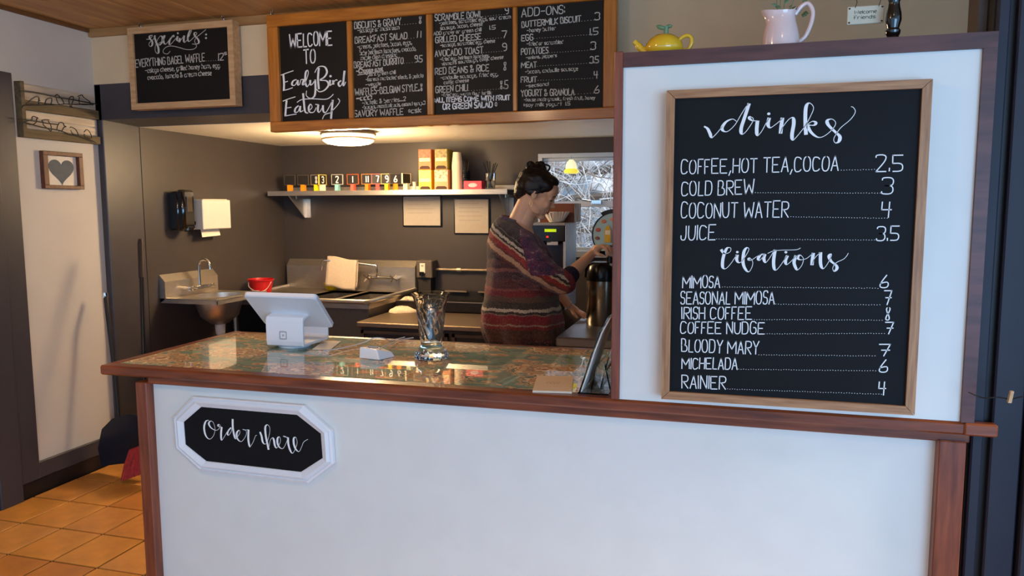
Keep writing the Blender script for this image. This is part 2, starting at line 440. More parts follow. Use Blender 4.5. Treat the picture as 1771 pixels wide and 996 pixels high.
for k in range(5): mb_.tube([(-3+.2*k, 8.6, 1.2+.35*k), (1.8, 8.7, 1.5+.3*k)], .05+.02*(k % 2), 6)
mb_.build('thick_branches', mat('brown_bark', (120,100,86), .9), sh, kind='stuff')

# ------------------------------------------------------------------ counter
ct = thing('service_counter', (-.6, 2.4, 0), 'long white fronted order counter with dark red wooden edge', 'counter')
MB().box(-1.897, .528, 2.135, 2.165, 0, .956).build('front_panel', WH, ct)
MB().box(-1.94, -1.9, 2.165, 2.8, 0, .956).build('end_panel', WH, ct)
for x0, x1 in ((-1.942, -1.897), (.528, .590)):
    MB().box(x0, x1, 2.10, 2.165, 0, .956, b=.003).build('post', REDV, ct)
MB().box(-1.90, .60, 2.112, 2.17, .950, .976, b=.003).build('lower_moulding', REDW, ct)
MB().box(-2.085, .600, 2.096, 2.15, .974, 1.0075, b=.006).box(.58, .655, 2.090, 2.119, .975, 1.007, b=.004).build('edge_board', REDW, ct)
MB().box(-2.085, -2.045, 2.15, 2.85, .974, 1.0075, b=.004).build('end_edge_board', REDW, ct)
MB().box(-2.045, .60, 2.815, 2.85, .974, 1.0065, b=.003).build('rear_edge_board', REDW, ct)
# patterned cloth under glass
fm = bpy.data.materials.new('floral_cloth_under_glass'); fm.use_nodes = True; nt = fm.node_tree; bs = nt.nodes['Principled BSDF']
tc = nd(nt, 'ShaderNodeTexCoord')
wn1 = nd(nt, 'ShaderNodeTexNoise'); wn1.inputs['Scale'].default_value = 26; wn1.inputs['Detail'].default_value = 3
nt.links.new(tc.outputs['Object'], wn1.inputs['Vector'])
def mth(op, a, b=None):
    n = nd(nt, 'ShaderNodeMath', operation=op)
    for i, q in enumerate((a, b)):
        if q is None: continue
        if isinstance(q, (int, float)): n.inputs[i].default_value = q
        else: nt.links.new(q, n.inputs[i])
    return n.outputs[0]
def ramp(fac, stops, interp='CONSTANT'):
    r = nd(nt, 'ShaderNodeValToRGB'); r.color_ramp.interpolation = interp
    e = r.color_ramp.elements
    e[0].position = stops[0][0]; e[0].color = (*lin(stops[0][1]), 1); e[1].position = stops[1][0]; e[1].color = (*lin(stops[1][1]), 1)
    for p, c in stops[2:]:
        q = e.new(p); q.color = (*lin(c), 1)
    nt.links.new(fac, r.inputs[0]); return r
def vor(scale, rnd=1.0, off=0, feat='F1', sc=(1,1,1)):
    m_ = nd(nt, 'ShaderNodeMapping'); m_.inputs['Location'].default_value = (off, off*.7, 0); m_.inputs['Scale'].default_value = sc
    nt.links.new(tc.outputs['Object'], m_.inputs[0])
    v = nd(nt, 'ShaderNodeTexVoronoi', feature=feat); v.voronoi_dimensions = '2D'; v.inputs['Scale'].default_value = scale; v.inputs['Randomness'].default_value = rnd
    nt.links.new(m_.outputs[0], v.inputs['Vector']); return v
v1 = vor(3.4, .65, .4, sc=(.8,1.05,1)); v2 = vor(8, 1, 3.3, sc=(.6,1.4,1)); v3 = vor(34, .5, 1.1)
d1 = mth('ADD', v1.outputs['Distance'], mth('MULTIPLY', mth('SUBTRACT', v3.outputs['Distance'], .4), .13))
d1 = mth('ADD', d1, mth('MULTIPLY', mth('SUBTRACT', wn1.outputs[0], .5), .12))
d2 = mth('ADD', v2.outputs['Distance'], mth('MULTIPLY', mth('SUBTRACT', wn1.outputs[0], .5), .6))
G1, G2, T1, T2, O1, RD = (90,122,108), (70,102,92), (192,166,120), (164,132,90), (146,100,66), (126,70,54)
r1 = ramp(d1, [(0, RD), (.045, T1), (.09, O1), (.13, G2), (.15, T2), (.22, O1), (.26, T1), (.30, G2), (.33, T2), (.37, G1)])
r2 = ramp(d2, [(0, T1), (.08, O1), (.15, T2), (.25, G1), (.55, G2), (.66, T2), (.72, G1)])
mx = nd(nt, 'ShaderNodeMix', data_type='RGBA'); 
msk = mth('GREATER_THAN', d1, .385)
nt.links.new(msk, mx.inputs[0]); nt.links.new(r1.outputs[0], mx.inputs[6]); nt.links.new(r2.outputs[0], mx.inputs[7])
wv = nd(nt, 'ShaderNodeTexNoise'); wv.inputs['Scale'].default_value = 130; nt.links.new(tc.outputs['Object'], wv.inputs['Vector'])
mx2 = nd(nt, 'ShaderNodeMix', data_type='RGBA', blend_type='MULTIPLY'); mx2.inputs[0].default_value = .35
nt.links.new(mx.outputs[2], mx2.inputs[6]); nt.links.new(wv.outputs[0], mx2.inputs[7])
hs = nd(nt, 'ShaderNodeHueSaturation'); hs.inputs['Value'].default_value = 2.0; hs.inputs['Saturation'].default_value = .9
nt.links.new(mx2.outputs[2], hs.inputs['Color']); nt.links.new(hs.outputs[0], bs.inputs['Base Color'])
bs.inputs['Roughness'].default_value = .75; bs.inputs['Coat Weight'].default_value = 1; bs.inputs['Coat Roughness'].default_value = .012; bs.inputs['Coat IOR'].default_value = 1.42
MB().box(-2.045, .60, 2.15, 2.815, .985, 1.0068).build('glass_covered_cloth', fm, ct, label='teal and tan floral cloth under a glass sheet')

# partition panel standing on the counter
pp = thing('partition_panel', (.14, 2.15, 1.0075), 'tall white partition framed in dark red wood standing on the counter', 'partition')
MB().box(-.292, .585, 2.103, 2.24, 1.0075, 1.935).build('panel', WH, pp)
MB().box(-.308, -.284, 2.094, 2.25, 1.0075, 1.962, b=.002).build('side_post', REDV, pp)
MB().box(.572, .602, 2.094, 2.25, 1.0075, 1.9198).build('side_post', PURW, pp)
MB().box(-.284, .602, 2.094, 2.25, 1.92, 1.958).build('cap_rail', PURW, pp)

# ------------------------------------------------------------------ drinks board
D_ = (1, 2.066)
A_ = zf(1060, 130, 2.4909); B_ = zf(1060, 420, 2.4909)
x0 = U(1149, 400, *D_).x; x1 = U(1598, 400, *D_).x; z1 = U(1380, 147, *D_).z; z0 = U(1380, 704, *D_).z
fw = .0215
db = thing('drinks_board', ((x0+x1)/2, 2.09, z0), 'tall chalkboard in an oak frame listing drinks and libations', 'chalkboard')
MB().box(x0+fw*.7, x1-fw*.7, 2.068, 2.092, z0+fw*.7, z1-fw*.7).build('board', CHALK, db)
yf, yb = 2.058, 2.103
def mitre_frame(par, x0, x1, z0, z1, fw, yf, yb, mh, mv, names='frame_rail'):
    for (q, m_) in ((((x0,z0),(x1,z0),(x1-fw,z0+fw),(x0+fw,z0+fw)), mh), (((x0,z1),(x0+fw,z1-fw),(x1-fw,z1-fw),(x1,z1)), mh),
                    (((x0,z0),(x0+fw,z0+fw),(x0+fw,z1-fw),(x0,z1)), mv), (((x1,z0),(x1,z1),(x1-fw,z1-fw),(x1-fw,z0+fw)), mv)):
        cx = sum(p[0] for p in q)/4; cz = sum(p[1] for p in q)/4
        MB().prism([Vector((cx+(p[0]-cx)*.998, yf, cz+(p[1]-cz)*.998)) for p in q], (0, yb-yf, 0)).build(names, m_, par)
mitre_frame(db, x0, x1, z0, z1, fw, yf, yb, OAK, OAKV)
PL = (1, 2.0672)
rows = [(A_, 'COFFEE,HOT TEA,COCOA', (293,425), (970,412), 66, (982,409), (1125,406), '2.5', (1133,415), (1248,413), 78),
 (A_, 'COLD BREW', (295,520), (607,512), 66, (612,506), (1150,508), '3', (1157,512), (1205,512), 80),
 (A_, 'COCONUT WATER', (293,615), (755,612), 72, (765,610), (1180,616), '4', (1155,612), (1197,612), 70),
 (A_, 'JUICE', (293,710), (440,708), 68, (445,706), (1125,710), '3.5', (1135,712), (1230,712), 66),
 (B_, 'MIMOSA', (300,195), (460,193), 55, (470,190), (1140,195), '6', (1150,193), (1185,193), 60),
 (B_, 'SEASONAL MIMOSA', (293,264), (695,264), 58, (700,264), (1148,267), '%', (1165,266), (1197,266), 66),
 (B_, 'IRISH COFFEE', (297,327), (597,330), 56, (597,330), (1158,333), '8', (1168,332), (1197,332), 60),
 (B_, 'COFFEE NUDGE', (290,390), (650,392), 54, (652,392), (1168,390), '%', (1170,392), (1205,392), 55),
 (B_, 'BLOODY MARY', (296,468), (627,480), 58, (627,482), (1127,487), '%', (1143,487), (1190,487), 55),
 (B_, 'MICHELADA', (297,542), (535,545), 52, (540,544), (1130,551), '6', (1147,557), (1182,557), 60),
 (B_, 'RAINIER', (297,625), (485,630), 60, (492,629), (1155,652), '4', (1143,655), (1173,655), 60)]
for fn, t, a, b, h, d0, d1_, pr, p0, p1, ph in rows:
    m_ = MB(); text(m_, t, fn(*a), fn(*b), h/2.4909, .0026, PL); m_.build('lettering', CHW, db)
    m_ = MB(); dots(m_, fn(*d0), fn(*d1_), PL, .0062, .0012, .002); m_.build('dotted_line', CHW, db, kind='stuff')
    m_ = MB(); text(m_, pr, fn(*p0), fn(*p1), ph/2.4909, .0027, PL); m_.build('price_lettering', CHW, db)
def script_word(par, strokes, blobs, fn, plane, wmin, wmax, m_=None, br=.003, single=()):
    mb = MB()
    for i, s in enumerate(strokes):
        if i in single: brush(mb, s, fn, plane, wmin, wmin)
        else: brush(mb, s, fn, plane, wmin, wmax)
    for p in blobs: blob(mb, p, fn, plane, br)
    mb.build('lettering', m_ or CHW, par)
script_word(db, [[(105,287),(140,310),(165,360),(185,400),(240,350),(290,285)],
 [(435,235),(395,212),(330,240),(288,300),(305,335),(350,335),(420,270),(480,170),(530,90),(562,52)],
 [(565,52),(520,190),(487,290),(482,345),(500,365),(540,330),(600,240),(605,205),(575,188),(568,205),(600,228),(648,228)],
 [(650,228),(642,320),(650,378),(690,340),(745,240),(770,198)], [(770,198),(757,265),(780,300),(830,270),(890,220),(905,198)],
 [(905,198),(893,280),(885,360)], [(885,355),(910,290),(970,215),(1012,200),(1020,260),(1002,370),(1012,425),(1060,380),(1130,290),(1190,185),(1222,95),(1180,48),(1145,90),(1138,230),(1145,372)],
 [(1150,272),(1210,235),(1245,250),(1225,275),(1165,280),(1200,350),(1270,398),(1340,380),(1420,310),(1448,250),(1410,212),(1362,228),(1375,275),(1440,340),(1490,390),(1480,440),(1445,455),(1428,420),(1450,370),(1500,300),(1600,215),(1648,140),(1630,95),(1605,85)]],
 [(765,158)], zf(1200,170,5.903), PL, .0016, .0088, br=.0034)
script_word(db, [[(122,115),(150,160),(190,165),(235,140),(238,98),(195,100),(160,170),(140,260),(142,335),(180,350),(240,290),(290,215),(320,180)],
 [(320,180),(312,240),(340,278),(380,255),(440,165),(462,110),(435,95),(400,150),(390,270),(415,350),(460,390),(500,330),(508,265),(475,222),(458,240),(490,248),(540,215),(612,172)],
 [(660,170),(610,180),(575,230),(600,245),(655,175)], [(660,172),(645,225),(665,275),(710,230),(770,130)], [(783,120),(765,250),(770,340),(795,368),(850,310),(910,220),(935,190)],
 [(935,190),(910,255),(925,300),(980,260),(1040,190)], [(1040,190),(1015,270),(1035,340),(1060,365),(1110,310),(1130,230),(1090,185),(1060,215),(1090,242),(1170,225),(1250,158)],
 [(1252,158),(1240,240),(1235,308)], [(1235,300),(1270,220),(1340,150)], [(1340,150),(1340,290),(1370,350),(1420,300),(1470,200),(1470,172),(1442,200),(1470,260),(1530,310),(1540,350),(1505,383),(1490,340),(1530,280),(1620,235),(1660,195),(1680,160)],
 [(690,165),(760,135),(850,125),(1000,122),(1060,115),(1095,97)]], [(320,148),(915,150)], zf(1230,415,7.084), PL, .0014, .0080, br=.003, single=(10,))

# ------------------------------------------------------------------ order here sign
os_ = thing('order_sign', (U(440,760,1,2.12).x, 2.12, .7), 'white octagonal framed chalk sign on the counter front', 'sign')
S_ = zf(280, 660, 4.98)
out = [(290,120),(1240,195),(1478,410),(1497,695),(1280,862),(345,750),(140,560),(120,300)]
mid = [(300,150),(1225,215),(1445,425),(1462,690),(1262,835),(365,722),(165,550),(148,312)]
inn = [(325,210),(1195,282),(1370,450),(1388,658),(1240,778),(375,680),(222,520),(212,332)]
def oct_ring(a, ya, b, yb_): 
    pa = [U(*S_(*p), 1, ya) for p in a]; pb = [U(*S_(*p), 1, yb_) for p in b]; m_ = MB()
    return m_.add(pa+pb, [(i, (i+1) % 8, 8+(i+1) % 8, 8+i) for i in range(8)])
fr = MB()
PA = [U(*S_(*p), 1, 2.134) for p in out]; PB = [p+Vector((0,-.014,0)) for p in PA]
c_ = sum(PA, Vector())/8
def sh_(P, f, dy): return [Vector((c_.x+(p.x-c_.x)*f[0], p.y+dy, c_.z+(p.z-c_.z)*f[1])) for p in P]
rings = [PA, PB, sh_(PB, (.975,.95), -.004), sh_(PB, (.968,.935), .001), sh_(PB, (.93,.86), -.008), sh_(PB, (.87,.74), .002), sh_(PB, (.865,.73), .008)]
vs = [p for r_ in rings for p in r_]
fr.add(vs, [(k*8+i, k*8+(i+1) % 8, (k+1)*8+(i+1) % 8, (k+1)*8+i) for k in range(len(rings)-1) for i in range(8)])
fr.build('frame', WFR, os_)
R_ = sh_(PB, (.87,.74), .0045)
MB().prism(R_, (0,.006,0)).build('board', CHALK, os_)
PO = (1, R_[0].y-.001)
script_word(os_, [[(185,235),(140,255),(115,350),(140,470),(200,525),(260,470),(282,370),(255,270),(212,250),(187,290),(220,350),(290,390),(340,370),(362,320),(340,300),(328,320),(350,335),(388,340)],
 [(385,340),(375,440),(382,540),(430,480),(480,390),(530,345)], [(530,350),(490,390),(472,440),(490,465),(525,420),(548,340)],
 [(552,218),(555,350),(580,480),(602,520),(640,470),(665,420),(650,390),(618,425),(615,490),(645,545),(690,560),(740,500),(765,430),(745,385),(705,375),(740,385),(795,380)],
 [(795,380),(792,520),(805,610),(822,640),(870,560),(900,480),(922,467)],
 [(970,415),(995,480),(1010,560),(1040,600),(1075,580),(1115,450),(1120,350),(1085,305),(1052,345),(1060,480),(1085,600),(1103,688)],
 [(1110,640),(1130,540),(1165,505),(1185,545),(1198,620),(1225,660),(1270,600),(1285,540),(1268,490),(1240,515),(1240,590),(1270,650),(1320,670),(1360,610),(1388,530),(1370,490),(1330,478),(1350,490),(1400,500)],
 [(1400,500),(1405,600),(1435,700),(1470,740),(1510,680),(1540,580),(1520,500),(1488,515),(1490,600),(1520,680),(1570,715),(1610,640),(1640,570),(1705,527)]],
 [], zf(340,700,8.855), PO, .0014, .0072)

# ------------------------------------------------------------------ specials board
YS = 3.615
sx0 = U(223.5,120,1,YS).x; sx1 = U(405,120,1,YS).x; sz1 = U(314,41,1,YS).z; sz0 = U(314,186,1,YS).z
sb = thing('specials_board', ((sx0+sx1)/2, 3.65, sz0), 'small chalkboard in pale pine frame with a specials heading', 'chalkboard')
MB().box(sx0+.015, sx1-.015, YS+.012, YS+.035, sz0+.015, sz1-.015).build('board', CHALKB, sb)
mitre_frame(sb, sx0, sx1, sz0, sz1, .034, YS, YS+.06, PINE, PINE)
PS = (1, YS+.0105); s2 = zf(225,90,9.839)
def row(par, fn, t, a, b, h, sc, plane, sw, mm=CHG, price=None, ds=None, extra=None):
    m_ = MB(); text(m_, t, fn(*a), fn(*b), h/sc, sw, plane, jitter=.2)
    if price:
        mp_ = MB(); text(mp_, price[0], fn(*price[1]), fn(*price[2]), price[3]/sc, sw, plane); mp_.build('price_lettering', mm, par)
    if ds:
        md_ = MB(); dots(md_, fn(*ds[0]), fn(*ds[1]), plane, .013, .0018, .004); md_.build('dotted_line', mm, par, kind='stuff')
    if extra: extra(m_)
    m_.build('lettering', mm, par)
row(sb, s2, 'EVERYTHING BAGEL WAFFLE', (95,262), (1270,155), 140, 9.839, PS, .0045, price=('12', (1505,142), (1590,135), 132), ds=((1290,152),(1490,142)))
row(sb, s2, '-asiago cheese, grilled honey ham, egg.', (260,352), (1530,262), 82, 9.839, PS, .0036, price=('5', (1605,48), (1645,44), 45))
row(sb, s2, 'avocado, tomato & cream cheese', (300,470), (1385,390), 82, 9.839, PS, .0036)
s3 = zf(235,45,12.45)
script_word(sb, [[(225,285),(290,280),(350,220),(345,198),(295,220),(300,270),(350,330),(350,410),(310,440),(280,400),(300,350),(370,290),(425,225)],
 [(425,205),(402,230),(430,330),(480,460),(490,560),(460,590),(418,540),(420,430),(470,290),(530,215),(572,250),(560,350),(510,410),(490,380),(560,330),(612,270),(632,212),(608,215),(590,290),(610,370),(650,385),(710,310),(770,225),(812,200),(808,235)],
 [(800,205),(735,290),(718,370),(740,400),(790,350),(860,270),(900,220)], [(900,220),(885,300),(910,320)], [(950,260),(930,350)], [(940,355),(990,270),(1040,205)],
 [(1040,205),(1030,300),(1050,350),(1110,290),(1180,150),(1202,90),(1180,75),(1135,170),(1118,290),(1150,330),(1220,270),(1305,180),(1302,140),(1260,150),(1270,210),(1340,290),(1355,360),(1300,385),(1265,330),(1300,250),(1400,165),(1510,75)],
 [(740,540),(680,600),(600,580),(590,520),(660,450),(780,430),(940,465),(1080,505),(1230,500),(1302,450),(1290,400),(1210,385)]],
 [(903,155),(1512,182),(1510,258)], s3, PS, .003, .0125, CHG, br=.0055, single=(7,))

# ------------------------------------------------------------------ menu board (an old four pane sash)
YM = 3.585
mx0 = U(463.5,130,1,YM).x; mx1 = U(1066,110,1,YM).x; mz0 = U(760,217,1,YM).z; mz1 = mz0+.60
mbd = thing('menu_board', ((mx0+mx1)/2, 3.62, mz0), 'long orange wood window frame holding four chalk menu panes', 'menu board')
pane_px = [(482,600),(609,737),(748,886),(894,1043)]
pz0 = U(540,207,1,YM).z; pz1 = U(540,39.5,1,YM).z
MB().box(mx0, mx1, YM, YM+.05, mz0, pz0, b=.004).build('frame_rail', ORW, mbd)
MB().box(mx0, mx1, YM, YM+.05, pz1, mz1, b=.004).build('frame_rail', ORW, mbd)
px_ = [(U(a,130,1,YM).x, U(b,130,1,YM).x) for a, b in pane_px]
st = [(mx0, px_[0][0])]+[(px_[i][1], px_[i+1][0]) for i in range(3)]+[(px_[3][1], mx1)]
for i, (a, b) in enumerate(st):
    MB().box(a, b, YM+(0 if i in (0,4) else .004), YM+.05, pz0, pz1, b=.004).build('frame_stile', ORWV, mbd)
for a, b in px_: MB().box(a-.005, b+.005, YM+.022, YM+.034, pz0-.005, pz1+.005).build('chalk_pane', CHALKB, mbd)
PM = (1, YM+.021)
g = zf(475,40,5.692)
row(mbd, g, 'WELCOME', (150,245), (565,212), 145, 5.692, PM, .0068, CHW); row(mbd, g, 'TO', (290,400), (400,385), 145, 5.692, PM, .0068, CHW)
script_word(mbd, [[(62,512),(120,490),(185,468)],[(85,505),(92,590),(90,665)],[(80,665),(130,652),(178,635)],[(88,585),(130,572)],
 [(215,555),(182,570),(170,605),(200,610),(225,562)],[(228,560),(228,605),(245,602),(258,555)],[(262,555),(285,560),(275,605),(300,590),(330,500),(325,465),(305,490),(302,580),(320,625),(345,590)],
 [(350,560),(352,605),(372,600),(398,555)],[(398,555),(402,650),(390,720),(350,740),(312,712),(315,665)],
 [(435,440),(427,540),(435,650)],[(395,487),(430,432),(490,430),(515,480),(490,530),(448,560),(510,568),(530,610),(490,660),(440,675),(412,650)],
 [(545,560),(545,610),(570,595)],[(575,562),(578,605)],[(580,585),(600,560),(618,562)],[(655,565),(628,590),(640,622),(665,590),(688,468)],[(688,468),(675,590),(682,615),(700,578)],
 [(80,768),(140,745),(205,725)],[(118,760),(110,840),(105,915)],[(98,915),(150,905),(215,895)],[(112,835),(165,828)],[(235,812),(205,840),(200,875),(230,870),(250,815)],[(252,815),(252,870),(282,860)],
 [(280,690),(288,780),(300,870),(330,885)],[(330,870),(368,830),(355,798),(335,830),(345,875),(385,875),(410,830)],[(400,800),(432,802)],[(430,802),(425,860),(442,875),(470,830)],
 [(475,808),(480,868),(510,872),(570,760)],[(572,755),(562,860),(555,942)],[(560,870),(620,805),(640,765),(622,742)],[(555,882),(495,900),(470,945)],[(220,780),(270,752),(380,745),(490,750),(540,735),(578,700)]],
 [(550,522)], g, PM, .0045, .0115, CHW, br=.006, single=(30,29,28))
M2 = zf(600,20,9.959); M2b = zf(600,100,9.055); M3 = zf(745,10,9.959); M3b = zf(745,90,9.055); M4 = zf(890,0,9.9625); M4b = zf(890,95,9.9625)
T = .0044; Ts = .0031
def R(fn, sc, t, a, b, h, sw=T, **k): row(mbd, fn, t, a, b, h, sc, PM, sw, **k)
R(M2,9.959,'BISCUITS & GRAVY',(130,300),(930,225),120,ds=((945,228),(1180,205)),price=('8',(1232,205),(1290,200),130))
R(M2,9.959,'-sausage or mushroom',(185,365),(900,305),80,Ts)
R(M2,9.959,'BREAKFAST SALAD',(140,550),(1035,465),118,ds=((1045,465),(1200,450)),price=('11',(1212,448),(1272,445),122))
R(M2,9.959,'-greens, potatoes, bacon, eggs,',(180,645),(1120,565),82,Ts)
R(M2,9.959,'baby heirloom tomatoes, avocado,',(225,750),(1190,670),82,Ts)
R(M2,9.959,'maple dijon dressing',(240,835),(860,775),76,Ts)
R(M2,9.959,'BREAKFAST BURRITO',(125,975),(970,895),115,ds=((980,890),(1160,878)),price=('9.5',(1170,872),(1298,865),128))
R(M2b,9.055,'-Choose one:',(150,245),(555,205),72,.006,extra=lambda m_: ribbon(m_,[U(*M2b(165,270),*PM),U(*M2b(575,208),*PM)],NY,.004))
R(M2b,9.055,'-pork green chili',(300,288),(760,250),62,Ts)
R(M2b,9.055,'-korean marinated steak, & potato',(295,368),(1195,305),62,Ts)
R(M2b,9.055,'-veggie',(295,447),(530,425),56,Ts)
R(M2b,9.055,'WAFFLES-BELGIAN STYLE..8',(130,588),(1188,512),112)
R(M2b,9.055,'-add:',(150,672),(385,650),76,.0065)
R(M2b,9.055,'-nutella & berries....2',(240,737),(920,672),68,Ts)
R(M2b,9.055,'-bananas, macadamia nuts, coconut syrup..3',(245,802),(1225,728),58,.0036)
R(M2b,9.055,'SAVORY WAFFLE',(125,925),(880,888),108,price=('*ask',(965,868),(1160,850),78))
R(M3,9.959,'SCRAMBLE BOWL',(75,262),(880,195),118,ds=((890,188),(1260,150)),price=('9',(1282,140),(1340,135),122))
R(M3,9.959,'-potatoes, scrambled eggs, sour cream',(145,332),(1375,215),70,Ts)
R(M3,9.959,'sausage, bacon, cheese',(165,415),(890,338),66,Ts)
R(M3,9.959,'ADD gravy or green chili',(50,512),(870,435),66,Ts,price=('1.5',(1015,410),(1112,402),74))
R(M3,9.959,'GRILLED CHEESE',(80,640),(865,580),110,ds=((880,575),(1205,552)),price=('7',(1220,555),(1305,550),135))
R(M3,9.959,'-sausage, scrambled egg, cheese',(165,710),(1105,630),64,Ts)
R(M3,9.959,'AVOCADO TOAST',(75,880),(900,812),118,ds=((905,805),(1215,785)),price=('9',(1238,775),(1308,770),138))
R(M3b,9.055,'-fried egg, heirloom tomatoes,',(145,140),(920,78),58,Ts)
R(M3b,9.055,"vinman's sourdough, cotija cheese",(175,212),(1135,102),58,Ts)
R(M3b,9.055,'RED BEANS & RICE',(70,355),(910,295),110,price=('8',(1130,285),(1190,280),138))
R(M3b,9.055,'-andouille sausage, fried egg,',(155,430),(1055,370),62,Ts)
R(M3b,9.055,'cotija cheese',(205,502),(595,465),56,Ts)
R(M3b,9.055,'GREEN CHILI',(75,640),(575,605),110,ds=((590,605),(1060,578)),price=('8.5',(1082,580),(1210,570),138))
R(M3b,9.055,'-fried egg, warm flour tortilla',(170,697),(955,660),54,Ts)
R(M3b,9.055,'*ALL ITEMS COME WITH FRUIT',(50,790),(1240,748),78,.0052,mm=CHW)
R(M3b,9.055,'OR GREEN SALAD *',(190,900),(1035,860),95,.0058,mm=CHW)
R(M4,9.9625,'ADD-ONS:',(120,292),(862,232),155)
R(M4,9.9625,'BUTTERMILK BISCUIT',(125,475),(1140,370),112,ds=((1150,365),(1360,345)),price=('3',(1382,345),(1465,340),142))
R(M4,9.9625,'-honey butter',(215,557),(710,515),68,Ts)
R(M4,9.9625,'EGG',(120,705),(315,692),112,ds=((330,665),(1280,598)),price=('1.5',(1302,605),(1435,592),125))
R(M4,9.9625,'-fried or scrambled',(210,790),(830,750),68,Ts)
R(M4,9.9625,'POTATOES',(115,945),(575,915),115,ds=((590,910),(1295,862)),price=('3',(1312,855),(1395,850),148))
R(M4b,9.9625,'-onions, peppers',(200,72),(725,32),58,Ts)
R(M4b,9.9625,'MEAT',(115,225),(375,215),108,ds=((385,195),(1280,142)),price=('3.5',(1297,140),(1445,135),122))
R(M4b,9.9625,'-bacon, andouille sausage',(185,322),(1090,265),68,Ts)
R(M4b,9.9625,'FRUIT',(110,475),(380,465),104,ds=((400,440),(1340,402)),price=('4',(1367,405),(1430,400),128))
R(M4b,9.9625,'-seasonal',(195,560),(580,525),62,Ts)
R(M4b,9.9625,'YOGURT & GRANOLA',(115,712),(1025,690),118,ds=((1040,680),(1350,655)),price=('6',(1372,660),(1455,655),142))
R(M4b,9.9625,'-house made granola, fresh fruit, honey',(165,800),(1385,765),62,Ts)
R(M4b,9.9625,'*soy milk yogurt  1.5',(155,892),(955,865),64,Ts)
def chain(par, x, y, z0, z1, r=.009):
    m_ = MB(); n = max(2, int((z1-z0)/.018))
    for i in range(n):
        z = z0+(i+.5)*(z1-z0)/n; a = i % 2
        P = [(x+(math.cos(t)*r if a else 0), y+(0 if a else math.cos(t)*r), z+math.sin(t)*.013) for t in [k*PI/4 for k in range(8)]]
        m_.tube(P, .0022, 5, closed=True)
    m_.build('chain', CHROME, par)
chain(mbd, mx0+.025, YM+.02, mz1-.03, 2.575); chain(mbd, mx1-.05, YM+.02, mz1-.02, 2.575)
chain(sb, sx1-.07, YS+.02, sz1-.005, 2.575); chain(sb, sx0+.07, YS+.02, sz1-.005, 2.575)
for ch in list(mbd.children):     # the old sash hangs a touch lower on its left side
    if ch.name.startswith(('frame', 'chalk_pane')):
        for v in ch.data.vertices: v.co.z += .0055*(v.co.x+.2)

# ------------------------------------------------------------------ ceiling lamp of the kitchen
LE = mat('lit_lamp_glass', (255,240,210), .4, emit=(255,222,170), es=9)
RING = mat('lamp_ring_metal', (168,146,120), .35, metal=.8)
lm = thing('ceiling_lamp', (-2.44, 4.62, 2.046), 'round flush ceiling lamp glowing over the sinks', 'lamp')
LC = (-2.44, 4.62, 0)
MB().lathe(LC, [(.02,1.955),(.09,1.957),(.14,1.966),(.165,1.982),(.168,1.99)], 32).build('diffuser', LE, lm, smooth=True)
MB().lathe(LC, [(.170,1.988),(.176,1.992),(.176,1.998),(.170,2.002)], 32).build('ring', RING, lm, smooth=True)
MB().lathe(LC, [(.172,2.002),(.172,2.022)], 32, cap=False).build('side_glass', LE, lm, smooth=True)
MB().lathe(LC, [(.168,2.02),(.182,2.022),(.184,2.03),(.168,2.046)], 32).build('mounting_ring', RING, lm, smooth=True)

# ------------------------------------------------------------------ left wall decor
XW = -3.59
def WL(x, y, dx=.0): return U(x, y, 0, XW+dx)
rk = thing('bird_rack', (XW+.02, 3.43, 1.915), 'pallet wood rack with two rows of black wire birds on the left wall', 'wall decor')
OLDW = mat('grey_brown_old_wood', (112,94,66), .7, rgb2=(84,70,48), scale=6, stretch=(10,1,10), bump=.3)
CRW = mat('chipped_cream_wood', (214,198,176), .7, rgb2=(176,158,134), scale=4, stretch=(10,1,10), bump=.25)
MB().box(XW, XW+.045, 3.172, 3.195, 1.918, 2.205, b=.002).build('end_board', OLDW, rk)
# slats from the photo: rear cream slats and front grey brown rails
for (za, zb, xx, m_) in ((2.165,2.200,.012,CRW),(2.115,2.160,.012,CRW),(2.062,2.112,.034,OLDW),(2.018,2.058,.012,CRW),(1.968,2.012,.012,CRW),(1.918,1.962,.034,OLDW)):
    MB().box(XW+(0 if xx < .02 else .002), XW+xx, 3.195, 3.69, za, zb, b=.002).build('slat', m_, rk)
d4 = zf(10,130,7.659); WIRE = mat('black_wire', (24,18,16), .5)
def wires(par, lst, name, fn=d4, dx=.048, r=.0026, x=None):
    for s in lst:
        P = [U(*fn(*p), 0, XW+dx) for p in s]
        MB().tube(smoothp(P, n=4), r, 5).build(name, WIRE, par)
wires(rk, [[(215,430),(240,405),(330,410),(520,405),(680,400),(770,385),(880,388),(1050,385),(1160,392)],[(180,210),(420,240),(640,285),(860,320),(1100,365),(1210,385)],
           [(185,635),(260,630),(440,680),(560,705),(720,735),(860,790),(960,805),(1100,850),(1195,895)],[(165,585),(400,610),(560,640),(700,655)]], 'wire_branch', r=.0036)
